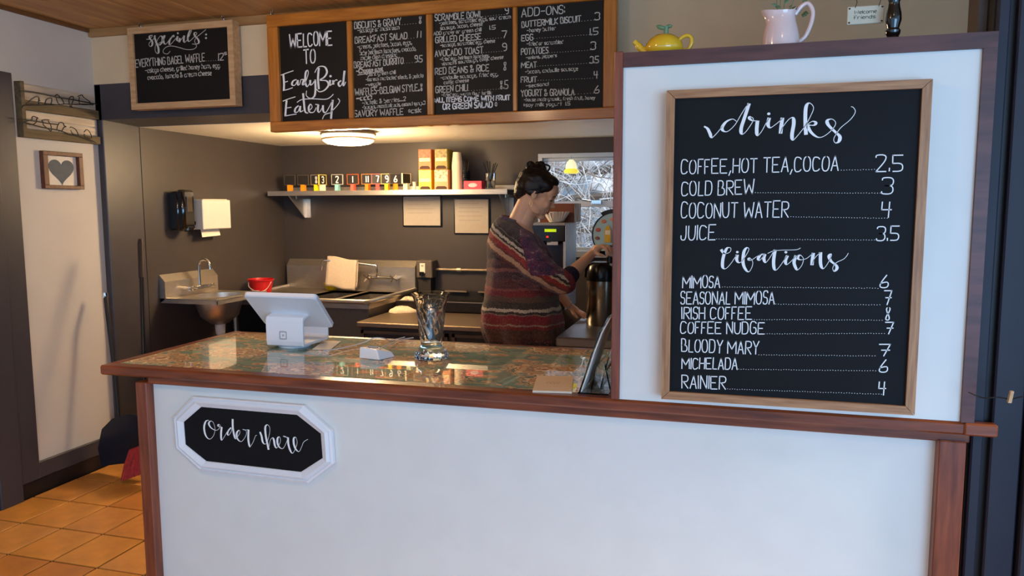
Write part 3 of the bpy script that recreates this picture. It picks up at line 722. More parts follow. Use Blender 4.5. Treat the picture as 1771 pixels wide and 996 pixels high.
wires(rk, [[(270,380),(330,325),(400,285),(440,300),(435,330),(455,335),(432,345),(430,390),(330,400)],[(515,390),(540,320),(600,300),(610,340),(595,395)],[(640,290),(680,255),(715,285),(745,320),(770,385),(700,380),(665,300)],
           [(865,430),(840,370),(840,310),(870,280),(895,290),(890,340),(870,400),(880,430)],[(955,280),(1010,262),(1030,290),(1110,350),(1110,385),(990,385),(970,330),(975,290)],
           [(225,625),(340,590),(345,560),(370,545),(410,560),(428,568),(408,580),(405,620),(350,655),(270,640)],[(575,595),(530,590),(475,600),(495,620),(500,660),(560,710),(600,740),(595,660),(560,610)],
           [(675,730),(690,660),(720,625),(760,635),(775,670),(800,680),(770,690),(745,730),(700,740)],[(850,690),(880,690),(930,725),(960,800),(890,780),(860,730)],[(1035,755),(1070,722),(1110,750),(1135,830),(1050,820),(1040,775)]], 'wire_bird')
hp = thing('heart_picture', (XW+.01, 3.43, 1.657), 'small brown framed picture of a grey heart on the left wall', 'picture')
BRF = mat('red_brown_frame', (112,62,38), .5, rgb2=(78,42,26), scale=10, stretch=(8,8,2))
for (a, b, c, d) in ((3.295,3.558,1.835,1.857),(3.295,3.558,1.654,1.674),(3.295,3.325,1.674,1.835),(3.530,3.558,1.674,1.835)):
    MB().box(XW, XW+.03, a, b, c, d, b=.002).build('frame_rail', BRF, hp)
MB().box(XW, XW+.006, 3.32, 3.535, 1.67, 1.84).build('mat_board', WPAP, hp)
ht = [];
for i in range(40):
    t = 2*PI*i/40; ht.append(Vector((XW+.0062, 3.427+.0052*16*math.sin(t)**3, 1.757+.0048*(13*math.cos(t)-5*math.cos(2*t)-2*math.cos(3*t)-math.cos(4*t)))))
MB().prism(ht, (.003,0,0)).build('heart', mat('slate_grey_paper', (98,104,108), .8), hp)
# broom and dustpan standing in the corner
bh = thing('broom', (-3.29, 3.5, 0), 'red bristled broom with long black handle leaning in the corner', 'broom')
pt = U(243,414,1,3.72); pm = Vector((-3.27, 3.50, .30))
pm = U(252,757,1,3.45)
MB().tube([pt+(pm-pt)*.18, pm], .0125, 10).build('handle', mat('black_handle', (20,20,26), .22), bh, smooth=True)
MB().tube([pt, pt+(pm-pt)*.02, pt+(pm-pt)*.2], [.013,.0175,.0155], 10).build('grip', mat('brown_rubber_grip', (52,34,30), .6), bh, smooth=True)
bq = [U(222,778,1,3.40), U(270,760,1,3.40), U(270,744,1,3.40), U(226,764,1,3.40)]
MB().prism(bq, (0,.05,0)).build('head_block', BLKM, bh)
bT0, bT1, bB0, bB1 = bq[0], bq[1], U(209,832,1,3.38), U(270,812,1,3.38)
br = MB()
for i in range(26):
    for k in range(2):
        t = i/25; top = bT0+(bT1-bT0)*t+V(0,.012+.026*k,0); bot = bB0+(bB1-bB0)*t+V(random.uniform(-.003,.003),.004+.03*k,0)
        br.tube([top, (top+bot)/2+Vector((-.004,random.uniform(-.004,.004),0)), bot], [.0048,.006,.0055], 4)
br.build('bristles', mat('red_bristles', (186,52,46), .6, var=.3, scale=60), bh, kind='stuff')
dp = thing('dustpan', (-3.44, 3.55, 0), 'black upright dustpan with long thin handle behind the broom', 'dustpan')
DB = mat('dark_blue_black_plastic', (34,36,46), .35)
pts0 = [U(x, y, 1, 3.50) for x, y in ((176,806),(169,775),(176,742),(194,724),(222,716),(250,722),(268,745),(268,795))]; pts1 = [p+V(-.0,.14,.01) for p in pts0]
MB().prism(pts0, (0,.01,0)).add(pts0+pts1, [(i,i+1,9+i-1+0,8+i) for i in range(7)]).build('pan', DB, dp)
a = U(183,512,1,3.60); MB().tube([a, Vector((-3.475,3.58,.95)), Vector((-3.43,3.56,.6)), Vector((-3.39,3.53,.25))], .013, 10).build('handle', BLKM, dp, smooth=True)
MB().tube([a+Vector((0,0,-.01)), a+Vector((-.002,0,.02))], [.015,.012], 8).build('end_cap', CHROME, dp)
# hand towel and soap dispensers on the kitchen's left wall
XJ = -3.543
td = thing('towel_dispenser', (XJ+.06, 4.6, 1.39), 'white metal paper towel dispenser above the hand sink', 'dispenser')
ya, yb_ = 4.40, 4.70; zt, zb = 1.600, 1.400; xd = .115
MB().box(XJ, XJ+xd, ya, yb_, zb, zt, b=.005).build('cover', mat('white_enamel', (206,202,194), .35, var=.02), td)
MB().box(XJ+.045, XJ+.055, ya-.002, ya+.001, 1.432, 1.456).build('lock_slot', BLK, td)
MB().box(XJ+.01, XJ+xd-.01, ya+.02, yb_-.02, zt, zt+.006, b=.002).build('lid_seam', mat('white_enamel_lid', (216,206,190), .4), td)
q = [Vector((XJ+.05, 4.45, 1.402)), Vector((XJ+.05, 4.64, 1.402)), Vector((XJ+.062, 4.64, 1.352)), Vector((XJ+.075, 4.43, 1.346))]
MB().prism(q, (.004,0,0)).build('paper_towel', WPAP, td)
sd = thing('soap_dispenser', (XJ+.06, 4.25, 1.39), 'glossy black soap dispenser left of the white towel dispenser', 'dispenser')
GB = mat('glossy_black', (14,13,13), .1, coat=.6)
MB().box(XJ, XJ+.085, 4.20, 4.325, 1.40, 1.655, b=.012).build('back_body', GB, sd, smooth=True)
fb = MB(); P = [(XJ+.075+.035*math.sin(PI*i/10), 4.265, 1.40+.265*i/10) for i in range(11)]
for i in range(10): pass
fb.box(XJ+.055, XJ+.122, 4.206, 4.320, 1.395, 1.665, b=.016); fb.build('front_cover', GB, sd, smooth=True)
MB().box(XJ+.118, XJ+.124, 4.24, 4.29, 1.52, 1.64, b=.003).build('window', mat('smoked_window', (70,60,48), .08), sd)
MB().box(XJ+.08, XJ+.125, 4.23, 4.30, 1.39, 1.43, b=.01).build('push_lever', GB, sd)

# ------------------------------------------------------------------ hand sink
hs_ = thing('hand_sink', (-3.33, 4.37, .7), 'small wall mounted stainless hand sink on the left wall', 'sink')
sx0_, sx1_, sy0, sy1, sz = XJ, -3.11, 4.09, 4.62, .962
cxs, cys, rr = -3.30, 4.36, .15
def basin_top(x0, x1, y0, y1, z, c, rx, ry, n=32):
    m_ = MB(); inner = []; outer = []
    for k in range(n):
        a = 2*PI*k/n; ca, sa = math.cos(a), math.sin(a)
        inner.append((c[0]+rx*ca, c[1]+ry*sa, z))
        t = min(((x1 if ca > 0 else x0)-c[0])/ca if abs(ca) > 1e-6 else 1e9, ((y1 if sa > 0 else y0)-c[1])/sa if abs(sa) > 1e-6 else 1e9)
        outer.append((c[0]+ca*t, c[1]+sa*t, z))
    m_.add(inner+outer, [(k, (k+1) % n, n+(k+1) % n, n+k) for k in range(n)])
    for (sx, sy) in ((x1,y1),(x0,y1),(x0,y0),(x1,y0)):
        m_.add([(sx, sy, z)], []); ci = len(m_.v)-1
        ks = sorted(range(n), key=lambda k: (outer[k][0]-sx)**2+(outer[k][1]-sy)**2)[:2]
        m_.f.append((ci, n+ks[0], n+ks[1])); m_.m.append(0)
    return m_
bt = basin_top(sx0_+.04, sx1_, sy0, sy1, sz, (cxs, cys), .14, .17)
bt.box(sx1_-.004, sx1_, sy0, sy1, sz-.03, sz); bt.box(sx0_, sx1_, sy0, sy0+.004, sz-.03, sz); bt.box(sx0_, sx1_, sy1-.004, sy1, sz-.03, sz)
bt.tube([(sx1_,sy0,sz),(sx1_,sy1,sz)], .006, 6); bt.tube([(sx0_+.04,sy0,sz),(sx1_,sy0,sz)], .006, 6)
bt.build('rim', STEEL, hs_)
MB().lathe((cxs, cys, sz), [(1,0),(.97,-.06),(.8,-.14),(.4,-.19),(.2,-.20)], 32, fn=lambda r,z,a: r*math.hypot(.14*math.cos(a), .17*math.sin(a)), cap=False).lathe((cxs,cys,sz), [(.0345,-.2),(.001,-.202)], 32, cap=False).build('bowl', STEEL, hs_, smooth=True)
MB().add([(sx0_+.042,sy0,sz),(sx0_+.042,sy1,sz),(sx0_+.042,sy1,1.07),(sx0_+.042,sy0,1.07),(sx0_,sy0,1.115),(sx0_,sy1,1.115),(sx0_,sy0,sz-.03),(sx0_,sy1,sz-.03)],[(0,1,2,3),(3,2,5,4),(0,3,4,6),(1,7,5,2)]).build('backsplash', STEEL, hs_)
MB().lathe((cxs, cys, 0), [(.035,.765),(.03,.70),(.022,.69),(.022,.62)], 16).build('drain', mat('clear_white_plastic', (196,196,198), .4), hs_, smooth=True)
def faucet_goose(par, x, y, z, dirx):
    MB().tube([(x,y,z),(x,y,z+.15)]+[(x+dirx*(.045-.045*math.cos(a)), y, z+.15+.04*math.sin(a)) for a in [PI*k/8 for k in range(1,8)]]+[(x+dirx*.092,y,z+.125)], .0095, 10).build('spout', CHROME, par, smooth=True)
fa = thing('faucet', (XJ+.09, 4.36, .99), 'chrome gooseneck faucet over the hand sink', 'faucet')
fx, fy, fz = XJ+.095, 4.36, 1.01
faucet_goose(fa, fx, fy, fz, .95)
MB().tube([(fx,fy-.11,fz),(fx,fy+.11,fz)], .014, 12).build('body', CHROME, fa, smooth=True)
MB().tube([(XJ+.042,fy-.1,fz),(fx,fy-.1,fz)], .012).tube([(XJ+.042,fy+.1,fz),(fx,fy+.1,fz)], .012).build('wall_shank', CHROME, fa, kind='stuff')
for s in (-1, 1):
    MB().tube([(fx,fy+s*.10,fz),(fx+.03,fy+s*.10,fz+.004),(fx+.035,fy+s*.10,fz+.004)], [.013,.018,.006], 10).tube([(fx+.03,fy+s*.10-.035,fz+.014),(fx+.03,fy+s*.10+.035,fz-.006)], .006).build('handle', CHROME, fa, smooth=True)

# ------------------------------------------------------------------ three compartment sink
bx0, bx1, by0, by1, bz = -3.50, -2.36, 4.70, YB-.004, .90
bsn = thing('compartment_sink', ((bx0+bx1)/2, 5.1, 0), 'wide stainless compartment sink with tall backsplash on the back wall', 'sink')
m_ = MB(); wells = [(-3.02,-2.74),(-2.70,-2.46)]
xs = [bx0, wells[0][0], wells[0][1], wells[1][0], wells[1][1], bx1]; ys = [by0, by0+.1, by1-.16, by1]
for i in range(5):
    for j in range(3):
        if i in (1,3) and j == 1: continue
        m_.box(xs[i], xs[i+1], ys[j], ys[j+1], bz-.03, bz-.012)
for (a, b) in wells:
    m_.add([(a,ys[1],bz-.012),(b,ys[1],bz-.012),(b,ys[2],bz-.012),(a,ys[2],bz-.012),(a,ys[1],.6),(b,ys[1],.6),(b,ys[2],.6),(a,ys[2],.6)],[(0,1,5,4),(1,2,6,5),(2,3,7,6),(3,0,4,7),(4,5,6,7)])
m_.build('deck', STEELD, bsn)
MB().tube([(bx0,by1-.05,bz),(bx0,by0,bz),(bx1-.03,by0,bz),(bx1-.005,by0+.03,bz),(bx1,by1-.05,bz)], .017, 10).build('rolled_rim', STEEL, bsn, smooth=True)
MB().box(bx0, bx1, by0+.002, by0+.01, bz-.05, bz).box(bx1-.01, bx1-.002, by0, by1, bz-.05, bz).build('apron', STEELD, bsn)
MB().box(-3.06, bx1-.02, by0+.03, by0+.05, .12, bz-.045).box(bx1-.04, bx1-.02, by0+.05, by1-.05, .12, bz-.045).build('tub_front', mat('grey_painted_steel', (92,84,78), .5, metal=.3), bsn)
MB().add([(bx0,by1-.05,bz-.02),(bx1,by1-.05,bz-.02),(bx1,by1-.05,1.075),(bx0,by1-.05,1.075),(bx1,by1-.003,1.125),(bx0,by1-.003,1.125),(bx0,by1-.003,bz-.02),(bx1,by1-.003,bz-.02)],[(0,1,2,3),(3,2,4,5),(1,7,4,2),(0,3,5,6)]).build('backsplash', STEEL, bsn)
for x in (bx0+.04, bx1-.05):
    MB().tube([(x,by0+.05,0),(x,by0+.05,bz-.03)], .02).build('leg', STEELD, bsn); MB().tube([(x,by1-.08,0),(x,by1-.08,bz-.03)], .02).build('leg', STEELD, bsn)
YF = by1-.05
wf = thing('swing_faucet', (-2.75, YF-.05, 1.02), 'long chrome swing faucet on the wide sink backsplash under a towel', 'faucet')
fp = U(666,480,1,YF-.04); fl_ = U(550,452,1,YF-.13)
fz = fp.z-.0
MB().tube([(-2.73,YF-.05,fz),(-2.50,YF-.05,fz)], .012, 10).build('body', CHROME, wf, smooth=True)
MB().tube([(-2.73,YF,fz),(-2.73,YF-.05,fz)], .014).tube([(-2.50,YF,fz),(-2.50,YF-.05,fz)], .014).build('wall_shank', CHROME, wf, kind='stuff')
MB().tube(smoothp([(-2.66,YF-.05,fz),(-2.66,YF-.06,fz+.08),(-2.70,YF-.07,fz+.10),(-3.02,YF-.16,fz+.135),(-3.07,YF-.17,fz+.12),(-3.08,YF-.17,fz+.06)], n=5), .0105, 10).build('spout', CHROME, wf, smooth=True)
for x in (-2.73, -2.50):
    MB().tube([(x,YF-.05,fz),(x,YF-.095,fz)], .013).tube([(x-.03,YF-.095,fz+.02),(x+.035,YF-.095,fz-.02)], .006).tube([(x-.02,YF-.095,fz-.028),(x+.02,YF-.095,fz+.026)], .006).build('handle', CHROME, wf, smooth=True)
# towel over the spout
tv = thing('hanging_towel', (-2.9, YF-.14, .95), 'beige terry towel draped over the long faucet', 'towel')
def drape(xs, zt, zb_, y, tilt, nx=10, nz=12, seed=0):
    vs = []; 
    for j in range(nz+1):
        for i in range(nx+1):
            u = i/nx; v = j/nz; x = xs[0]+(xs[1]-xs[0])*u-.02*v
            vs.append((x, y+.006*math.sin(u*9+seed)*v+tilt*v, zt+(zb_-zt)*v+.02*(u-.5)*-1.6+.004*math.sin(u*7)))
    return vs, [(j*(nx+1)+i, j*(nx+1)+i+1, (j+1)*(nx+1)+i+1, (j+1)*(nx+1)+i) for j in range(nz) for i in range(nx)]
zt_ = fz+.155
m_ = MB(); v_, f_ = drape((-3.03,-2.775), zt_, .915, YF-.165, -.012); m_.add(v_, f_); v2_, f2_ = drape((-3.03,-2.775), zt_, .93, YF-.135, .012, seed=2); m_.add(v2_, f2_)
n0 = len(v_); m_.f += [(i, i+1, n0+i+1, n0+i) for i in range(10)]; m_.m += [0]*10
o = m_.build('towel', CLOTH, tv, smooth=True); sm = o.modifiers.new('t', 'SOLIDIFY'); sm.thickness = .006
MB().lathe((-3.06, 5.44, bz-.011), [(.030,0),(.032,.003),(.047,.052),(.050,.054),(.046,.053),(.030,.006),(.002,.005)], 22, fn=lambda r,z,a: r*(1.25 if abs(math.cos(a))>.7 else 1)).build('plastic_tub', YEL, None, 'bright yellow plastic tub on the sink deck by the hanging towel', 'tub', smooth=True)
# red bucket
bc = U(443,504,2,.912); bkx, bky = -3.40, 4.99
bk = thing('red_bucket', (bkx, bky, .9), 'small red bucket with wire handle on the sink drainboard', 'bucket')
bpr = [(.072,.0),(.074,.01),(.09,.095),(.097,.097),(.098,.108),(.092,.109),(.089,.10),(.072,.012),(.002,.008)]
MB().lathe((bkx,bky,.902), bpr, 28).build('pail', REDP, bk, smooth=True)
MB().tube(smoothp([(bkx-.05,bky-.082,.99),(bkx-.03,bky-.105,.955),(bkx+.03,bky-.095,.925),(bkx+.08,bky-.06,.935),(bkx+.096,bky-.01,.99)], n=5), .0022, 6).build('wire_handle', mat('white_wire', (214,206,204), .4), bk)
MB().add([(bkx+.0915*math.cos(a)*(.86 if z<.02 else .885), bky+.0915*math.sin(a)*(.86 if z<.02 else .885), .902+z) for z in (.014,.028) for a in [math.radians(-115+10*k) for k in range(6)]], [(k,k+1,7+k,6+k) for k in range(5)]).build('print', mat('white_print', (240,225,225), .6), bk)

# ------------------------------------------------------------------ socket box, conduit, certificates
ob = thing('outlet_box', (-2.24, YB-.08, 1.0), 'grey painted outlet box right of the wide sink', 'outlet')
GP = mat('grey_brown_paint', (92,82,74), .5)
ox0 = U(720,470,1,YB-.12).x; ox1 = U(747,470,1,YB-.12).x
MB().box(ox0, ox1, YB-.12, YB, 1.0, 1.135, b=.006).build('box', GP, ob)
MB().box(ox0+.01, ox1-.02, YB-.1, YB, .86, 1.0).build('lower_duct', mat('dark_brown_duct', (46,40,38), .6), ob)  # lower duct is a darker brown than the box
MB().box(ox0+.03, ox0+.075, YB-.125, YB-.118, 1.035, 1.115, b=.002).build('outlet_plate', WPAP, ob)
MB().box(ox0+.045, ox0+.05, YB-.127, YB-.124, 1.09, 1.10).box(ox0+.056, ox0+.061, YB-.127, YB-.124, 1.09, 1.10).box(ox0+.035, ox0+.07, YB-.155, YB-.124, 1.02, 1.05, b=.005).build('plug', BLK, ob, kind='stuff')
PIPE = mat('painted_pipe', (150,132,112), .4, metal=.4)
MB().tube([(ox1,YB-.03,1.062),(-1.3,YB-.03,1.062)], .0105, 10).tube([(-2.02,YB-.03,1.062),(-1.985,YB-.03,1.062)], .016, 8).build('conduit', PIPE, None, 'thin metal conduit running along the back wall above the griddle', 'pipe', smooth=True)
for (a, b, c, d, nm) in ((698,340,762,390,'landscape certificate in thin frame under the shelf'),(787,345,845,403,'upright certificate in thin black frame under the shelf')):
    p0 = U(a,b,1,YB-.01); p1 = U(c,d,1,YB-.01)
    t_ = thing('certificate', ((p0.x+p1.x)/2, YB-.01, p1.z), nm, 'certificate')
    MB().box(p0.x-.01, p1.x+.01, YB-.014, YB, p1.z-.01, p0.z+.01, b=.002).build('frame', BLK, t_)
    MB().box(p0.x, p1.x, YB-.017, YB-.013, p1.z, p0.z).build('paper', mat('grey_certificate_paper', (178,166,152), .4, var=.04), t_)
    l_ = MB(); 
    for k in range(5 if d-b > 55 else 4):
        z = p0.z-.03-k*.032; l_.box(p0.x+.03+(.01 if k == 0 else 0), p1.x-.03-random.uniform(0,.06), YB-.0178, YB-.0168, z-.002, z)
    l_.build('printed_lines', mat('grey_print', (128,120,114), .7), t_, kind='stuff')

# ------------------------------------------------------------------ wall shelf with its things
YSF = 5.27
shx0 = U(463,333,1,YSF).x; shx1 = U(877,333,1,YSF).x; shz = U(650,329,1,YSF).z
sf = thing('wall_shelf', ((shx0+shx1)/2, 5.42, shz), 'long stainless wall shelf on the back wall', 'shelf')
MB().box(shx0, shx1, YSF, YB, shz-.005, shz).box(shx0, shx1, YSF-.002, YSF+.004, shz-.036, shz).box(shx0, shx1, YB-.006, YB, shz, shz+.035).build('deck', STEEL, sf)
for px0 in (505, 868):
    x = U(px0,360,1,YSF+.04).x
    MB().prism([V(x-.02,YSF+.02,shz-.036),V(x-.02,YB,shz-.036),V(x-.02,YB,shz-.21),V(x-.02,YB-.04,shz-.21)], (.006,0,0)).box(x-.02, x+.02, YB-.006, YB, shz-.21, shz-.036).box(x+.012, x+.02, YSF+.08, YB, shz-.06, shz-.036).build('bracket', STEEL, sf)
def onshelf(px, y=5.36): return U(px, 328, 1, y).x
SB = mat('small_blackboard', (36,32,30), .6)
signs = [(502,'orange',(240,152,20),22,'blank',None,0),(525,'orange',(236,148,22),22,'blank',None,.0),(548,'yellow',(236,214,20),24,'8','8',0),(558,'cream',(240,232,206),8,'edge on','3',1.44),
 (584,'pale blue',(140,206,206),24,'2','2',0),(611,'coral red',(216,96,80),26,'1','1',0),(636,'orange',(230,120,30),19,'11','11',0),(653,'red',(190,48,42),14,'7','7',.5),
 (670,'yellow',(238,200,24),26,'9','9',0),(684,'amber',(232,140,20),12,'6','6',.7),(703,'pale green',(196,206,176),6,'edge on',None,1.3)]
rims = [(80,72,64),(84,76,68),(150,132,120),(230,200,90),(190,186,176),(196,90,50),(196,120,60),(214,100,100),(220,190,120),(96,84,74),(216,206,180)]
words = ['leftmost blank table number','second blank table number from the left','numeral eight table','edge on','numeral two table','numeral one table','numeral eleven table','half turned numeral seven table','numeral nine table','turned numeral six table','edge on rightmost table number']
for i, (px, cn, rgb, wpx, _, num, rot) in enumerate(signs):
    x = onshelf(px); y = 5.36; z = shz; root = thing('table_number', (x, y, z), '%s sign on %s block on shelf' % (words[i], cn), 'table sign', 'table number signs on the wall shelf')
    wd = .092 if num is None or rot == 0 else .085
    hgt = .075; c, s = math.cos(rot), math.sin(rot)
    def rp(q): return V(x+(q[0])*c-q[1]*s, y+q[0]*s+q[1]*c, z+q[2])
    def rbox(x0, x1, y0, y1, z0, z1, m_): 
        return m_.hexa([rp(p) for p in ((x0,y0,z0),(x1,y0,z0),(x1,y1,z0),(x0,y1,z0),(x0,y0,z1),(x1,y0,z1),(x1,y1,z1),(x0,y1,z1))])
    rbox(-.014,.014,-.02,.02,0,.05,MB()).build('block', mat('painted_block_%d' % i, rgb, .5, var=.05), root)
    rbox(-wd/2,wd/2,-.004,.004,.05,.05+hgt,MB()).build('board', SB, root)
    rm = MB(); fr_ = mat('sign_edge_%d' % i, rims[i], .6)
    for (a, b, c1, d) in ((-wd/2-.003,wd/2+.003,.048,.052),(-wd/2-.003,wd/2+.003,.048+hgt,.052+hgt),(-wd/2-.003,-wd/2+.001,.05,.05+hgt),(wd/2-.001,wd/2+.003,.05,.05+hgt)): rbox(a,b,-.006,.006,c1,d,rm)
    rm.build('border', fr_, root)
    if num:
        tmb = MB()
        for q, ch in enumerate(num):
            for st_ in FONT[ch].split():
                md = st_[0] if st_[0] in '~@' else ''; s2_ = st_.lstrip('~@')
                P = [(int(s2_[k]), int(s2_[k+1])-2) for k in range(0, len(s2_), 2)]
                if md == '@': P = chaikin(P, True); P += P[:2]
                elif md: P = chaikin(P, False)
                off = -2+(q-(len(num)-1)/2)*3.2
                ribbon(tmb, [rp(((p[0]+off)*.0055, -.0052, .064+p[1]*.0078)) for p in P], (rp((0,-1,0))-rp((0,0,0))), .0085)
        tmb.build('numeral', CHW, root)
# tray line under the signs, tea boxes, cups
def pbox(name, px0, px1, z0, z1, y, depth, m_, label, cat, group, extra=None):
    a = U(px0,300,1,y).x; b = U(px1,300,1,y).x
    t_ = thing(name, ((a+b)/2, y+depth/2, z0), label, cat, group)
    MB().box(a, b, y, y+depth, z0, z1, b=.002).build('carton', m_, t_)
    if extra: extra(t_, a, b, z0, z1, y)
    return t_
def tea(colA, colB, blotch):
    def f(t_, a, b, z0, z1, y):
        h = z1-z0
        MB().box(a+.003, b-.003, y-.0015, y, z0+h*.55, z1-.004).build('printed_picture', mat('tea_picture', colB, .5, rgb2=blotch, scale=45), t_)
        MB().box(a+.008, b-.008, y-.0025, y, z0+h*.40, z0+h*.57, b=.0008).build('name_band', mat('cream_band', (236,214,160), .5), t_)
        P = [V(a+.01, y-.002, z0+.004), V(b-.01, y-.002, z0+.004), V(b-.012, y-.002, z0+h*.12), V(b-.025, y-.002, z0+h*.18), V(a+.025, y-.002, z0+h*.18), V(a+.012, y-.002, z0+h*.12)]
        MB().prism(P, (0,.002,0)).build('opening', mat('dark_opening', (60,26,14), .7), t_)
    return f
hb_ = .152
T1_, T2_, B1_, B2_ = (U(300,0,0,0) if 0 else None,)*4
for (p0, p1, lv, c1, c2, c3, nm) in ((724,746,1,(206,104,50),(186,110,70),(110,50,30),'orange tea carton on the left stack, upper one'),(724,746,0,(226,196,24),(206,196,110),(150,140,60),'bright yellow tea carton on the left stack, lower one'),
   (752,774,1,(140,124,44),(170,150,90),(90,72,40),'olive green tea carton on the right stack, upper one'),(751,775,0,(214,140,90),(196,60,30),(230,210,180),'peach tea carton on the right stack, lower one')):
    h = .148
    pbox('tea_box', p0, p1, shz+lv*(h+.002), shz+lv*(h+.002)+h, 5.31, .13, mat('tea_carton', c1, .5, var=.05), nm, 'tea box', 'tea cartons on the wall shelf', tea(c1, c2, c3))
def cup_stack(px, y, n, r0, h, dz, m_, label, grp):
    x = onshelf(px, y); o0 = None
    for i in range(n):
        z = shz+i*dz
        if o0 is None:
            o0 = MB().lathe((x,y,z), [(r0,0),(r0,.004),(r0*.72,h),(r0*.70,h)], 18).build('cup', m_, None, label, 'cup', grp, smooth=True, origin=V(x,y,z))
        else:
            o2 = dup(o0, V(x,y,z)); o2['label'] = label.replace(' in the', ' within the')
            if i == n-1: o2['label'] = label.replace(' in the', ' topping the')
    o0['label'] = label.replace(' in the', ' at the foot of the')
cup_stack(791, 5.37, 15, .041, .10, .0125, mat('white_paper_cup', (226,212,186), .6), 'white paper cup in the tall upside down stack on the shelf', 'stacked paper cups')
CLR = mat('clear_plastic_cup', (240,244,246), .08, trans=1, ior=1.2)
cup_stack(805, 5.40, 10, .034, .09, .014, CLR, 'clear plastic cup in the upside down stack behind the paper cups', 'stacked clear cups')
def pk(t_, a, b, z0, z1, y):
    MB().ell(((a+b)/2, y-.001, (z0+z1)/2), (.035,.002,.016), nu=14, nv=6).build('print', mat('pale_pink_print', (236,190,196), .6), t_)
pbox('sweetener_box', 802, 833, shz, shz+.062, 5.31, .08, mat('pink_carton', (214,60,84), .5), 'pink sweetener carton on the shelf', 'box', None, pk)
gx = onshelf(848, 5.37)
MB().lathe((gx,5.37,shz), [(.034,0),(.036,.006),(.040,.115),(.044,.12),(.041,.118),(.035,.012),(.002,.01)], 20).build('glass_jar', GLASS, None, 'clear glass holding black straws on the shelf', 'glass', smooth=True)
for k in range(7):
    a = k*2*PI/7; tx, ty = .030*math.cos(a), .024*math.sin(a)
    MB().tube([(gx-tx*.6, 5.37-ty*.6, shz+.014), (gx+tx*1.9, 5.37+ty*1.3, shz+.185+.01*(k % 3))], .0032, 6).build('straw', BLK, None, 'thin black straw standing in the glass on the shelf', 'straw', 'black straws in the glass')
MB().lathe((onshelf(717,5.34),5.34,shz), [(.010,0),(.014,.06),(.018,.062)], 12).build('shaker', mat('small_white_shaker', (220,205,185), .5), None, 'tiny white shaker left of the tea cartons', 'shaker')

# ------------------------------------------------------------------ worktop fridge, griddle, cloths
wt = thing('worktop_cabinet', (-1.8, 4.75, 0), 'low dark stainless worktop with drawers behind the counter', 'worktop')
wx0, wx1, wy0, wy1, wz = -2.335, -1.20, 4.46, 5.02, .80
WTM = mat('dull_bronze_stainless', (134,116,98), .42, metal=.85, var=.08)
MB().box(wx0, wx1, wy0, wy1, wz-.035, wz, b=.006).build('top', WTM, wt)
MB().box(wx0+.02, wx1-.02, wy0+.03, wy1, .08, wz-.036).build('body', mat('dark_cabinet', (54,44,40), .5), wt)
for x0, x1 in ((wx0+.03,-1.70),(-1.67,-1.23)):
    for z0, z1 in ((.565,.745),(.33,.54),(.1,.31)):
        m_ = MB(); t = .02
        for (a,b,c,d) in ((x0,x1,z0,z0+t),(x0,x1,z1-t,z1),(x0,x0+t,z0,z1),(x1-t,x1,z0,z1)): m_.box(a,b,wy0+.006,wy0+.03,c,d)
        dw = m_.build('drawer', mat('drawer_frame', (84,70,60), .45, metal=.4), wt)
        MB().box(x0+t, x1-t, wy0+.022, wy0+.03, z0+t, z1-t).build('recessed_pull', BLKM, dw)
gd = thing('griddle', (-1.85, 5.27, 0), 'low black gas griddle against the back wall', 'griddle')
gx0 = -2.31; gx1 = -1.25
MB().box(gx0, gx1, 5.05, 5.53, .1, .80, b=.006).build('body', BLKM, gd)
MB().box(gx0, gx1, 5.03, 5.06, .80, .875, b=.004).build('front_rail', mat('dark_rail', (44,38,36), .3, metal=.6), gd)
MB().box(gx0, gx1, 5.03, 5.045, .868, .876).build('steel_edge', STEELD, gd)
MB().box(gx0+.02, gx1, 5.06, 5.5, .80, .83).build('cooking_plate', mat('black_iron', (24,20,18), .3, metal=.5), gd)
MB().box(gx0+.05, gx1, 5.5, 5.53, .80, .90).build('rear_splash', BLKM, gd)
for k in range(3):
    MB().box(-2.10+.27*k, -1.92+.27*k, 5.47, 5.49, .895, .905).build('grate_bar', PIPE, gd)
def rag(c, rx, ry, h, name, label, m_=CLOTH):
    vs = []; n = 22; mrow = 7
    for j in range(mrow+1):
        th = PI/2*j/mrow
        for k in range(n):
            a = 2*PI*k/n; wv = 1+.13*math.sin(3*a+1)+.07*math.sin(7*a)
            rx_, ry_ = rx*math.cos(th)*wv, ry*math.cos(th)*wv
            vs.append((c[0]+rx_*math.cos(a), c[1]+ry_*math.sin(a), c[2]+h*math.sin(th)*(1+.22*math.sin(5*a+j))))
    fs = [(j*n+k, j*n+(k+1) % n, (j+1)*n+(k+1) % n, (j+1)*n+k) for j in range(mrow) for k in range(n)]
    mb = MB(); mb.add(vs, fs); return mb.build(name, m_, None, label, 'cloth', smooth=True, kind=None)
c = U(692,540,2,.80); rag((c.x-.0, c.y+.03, .80), .10, .075, .036, 'folded_rag', 'crumpled off white cloth on the low worktop')
c = U(728,506,2,.885); rag((c.x, 5.2, .832), .075, .05, .045, 'crumpled_rag', 'off white rag bunched on the griddle edge')

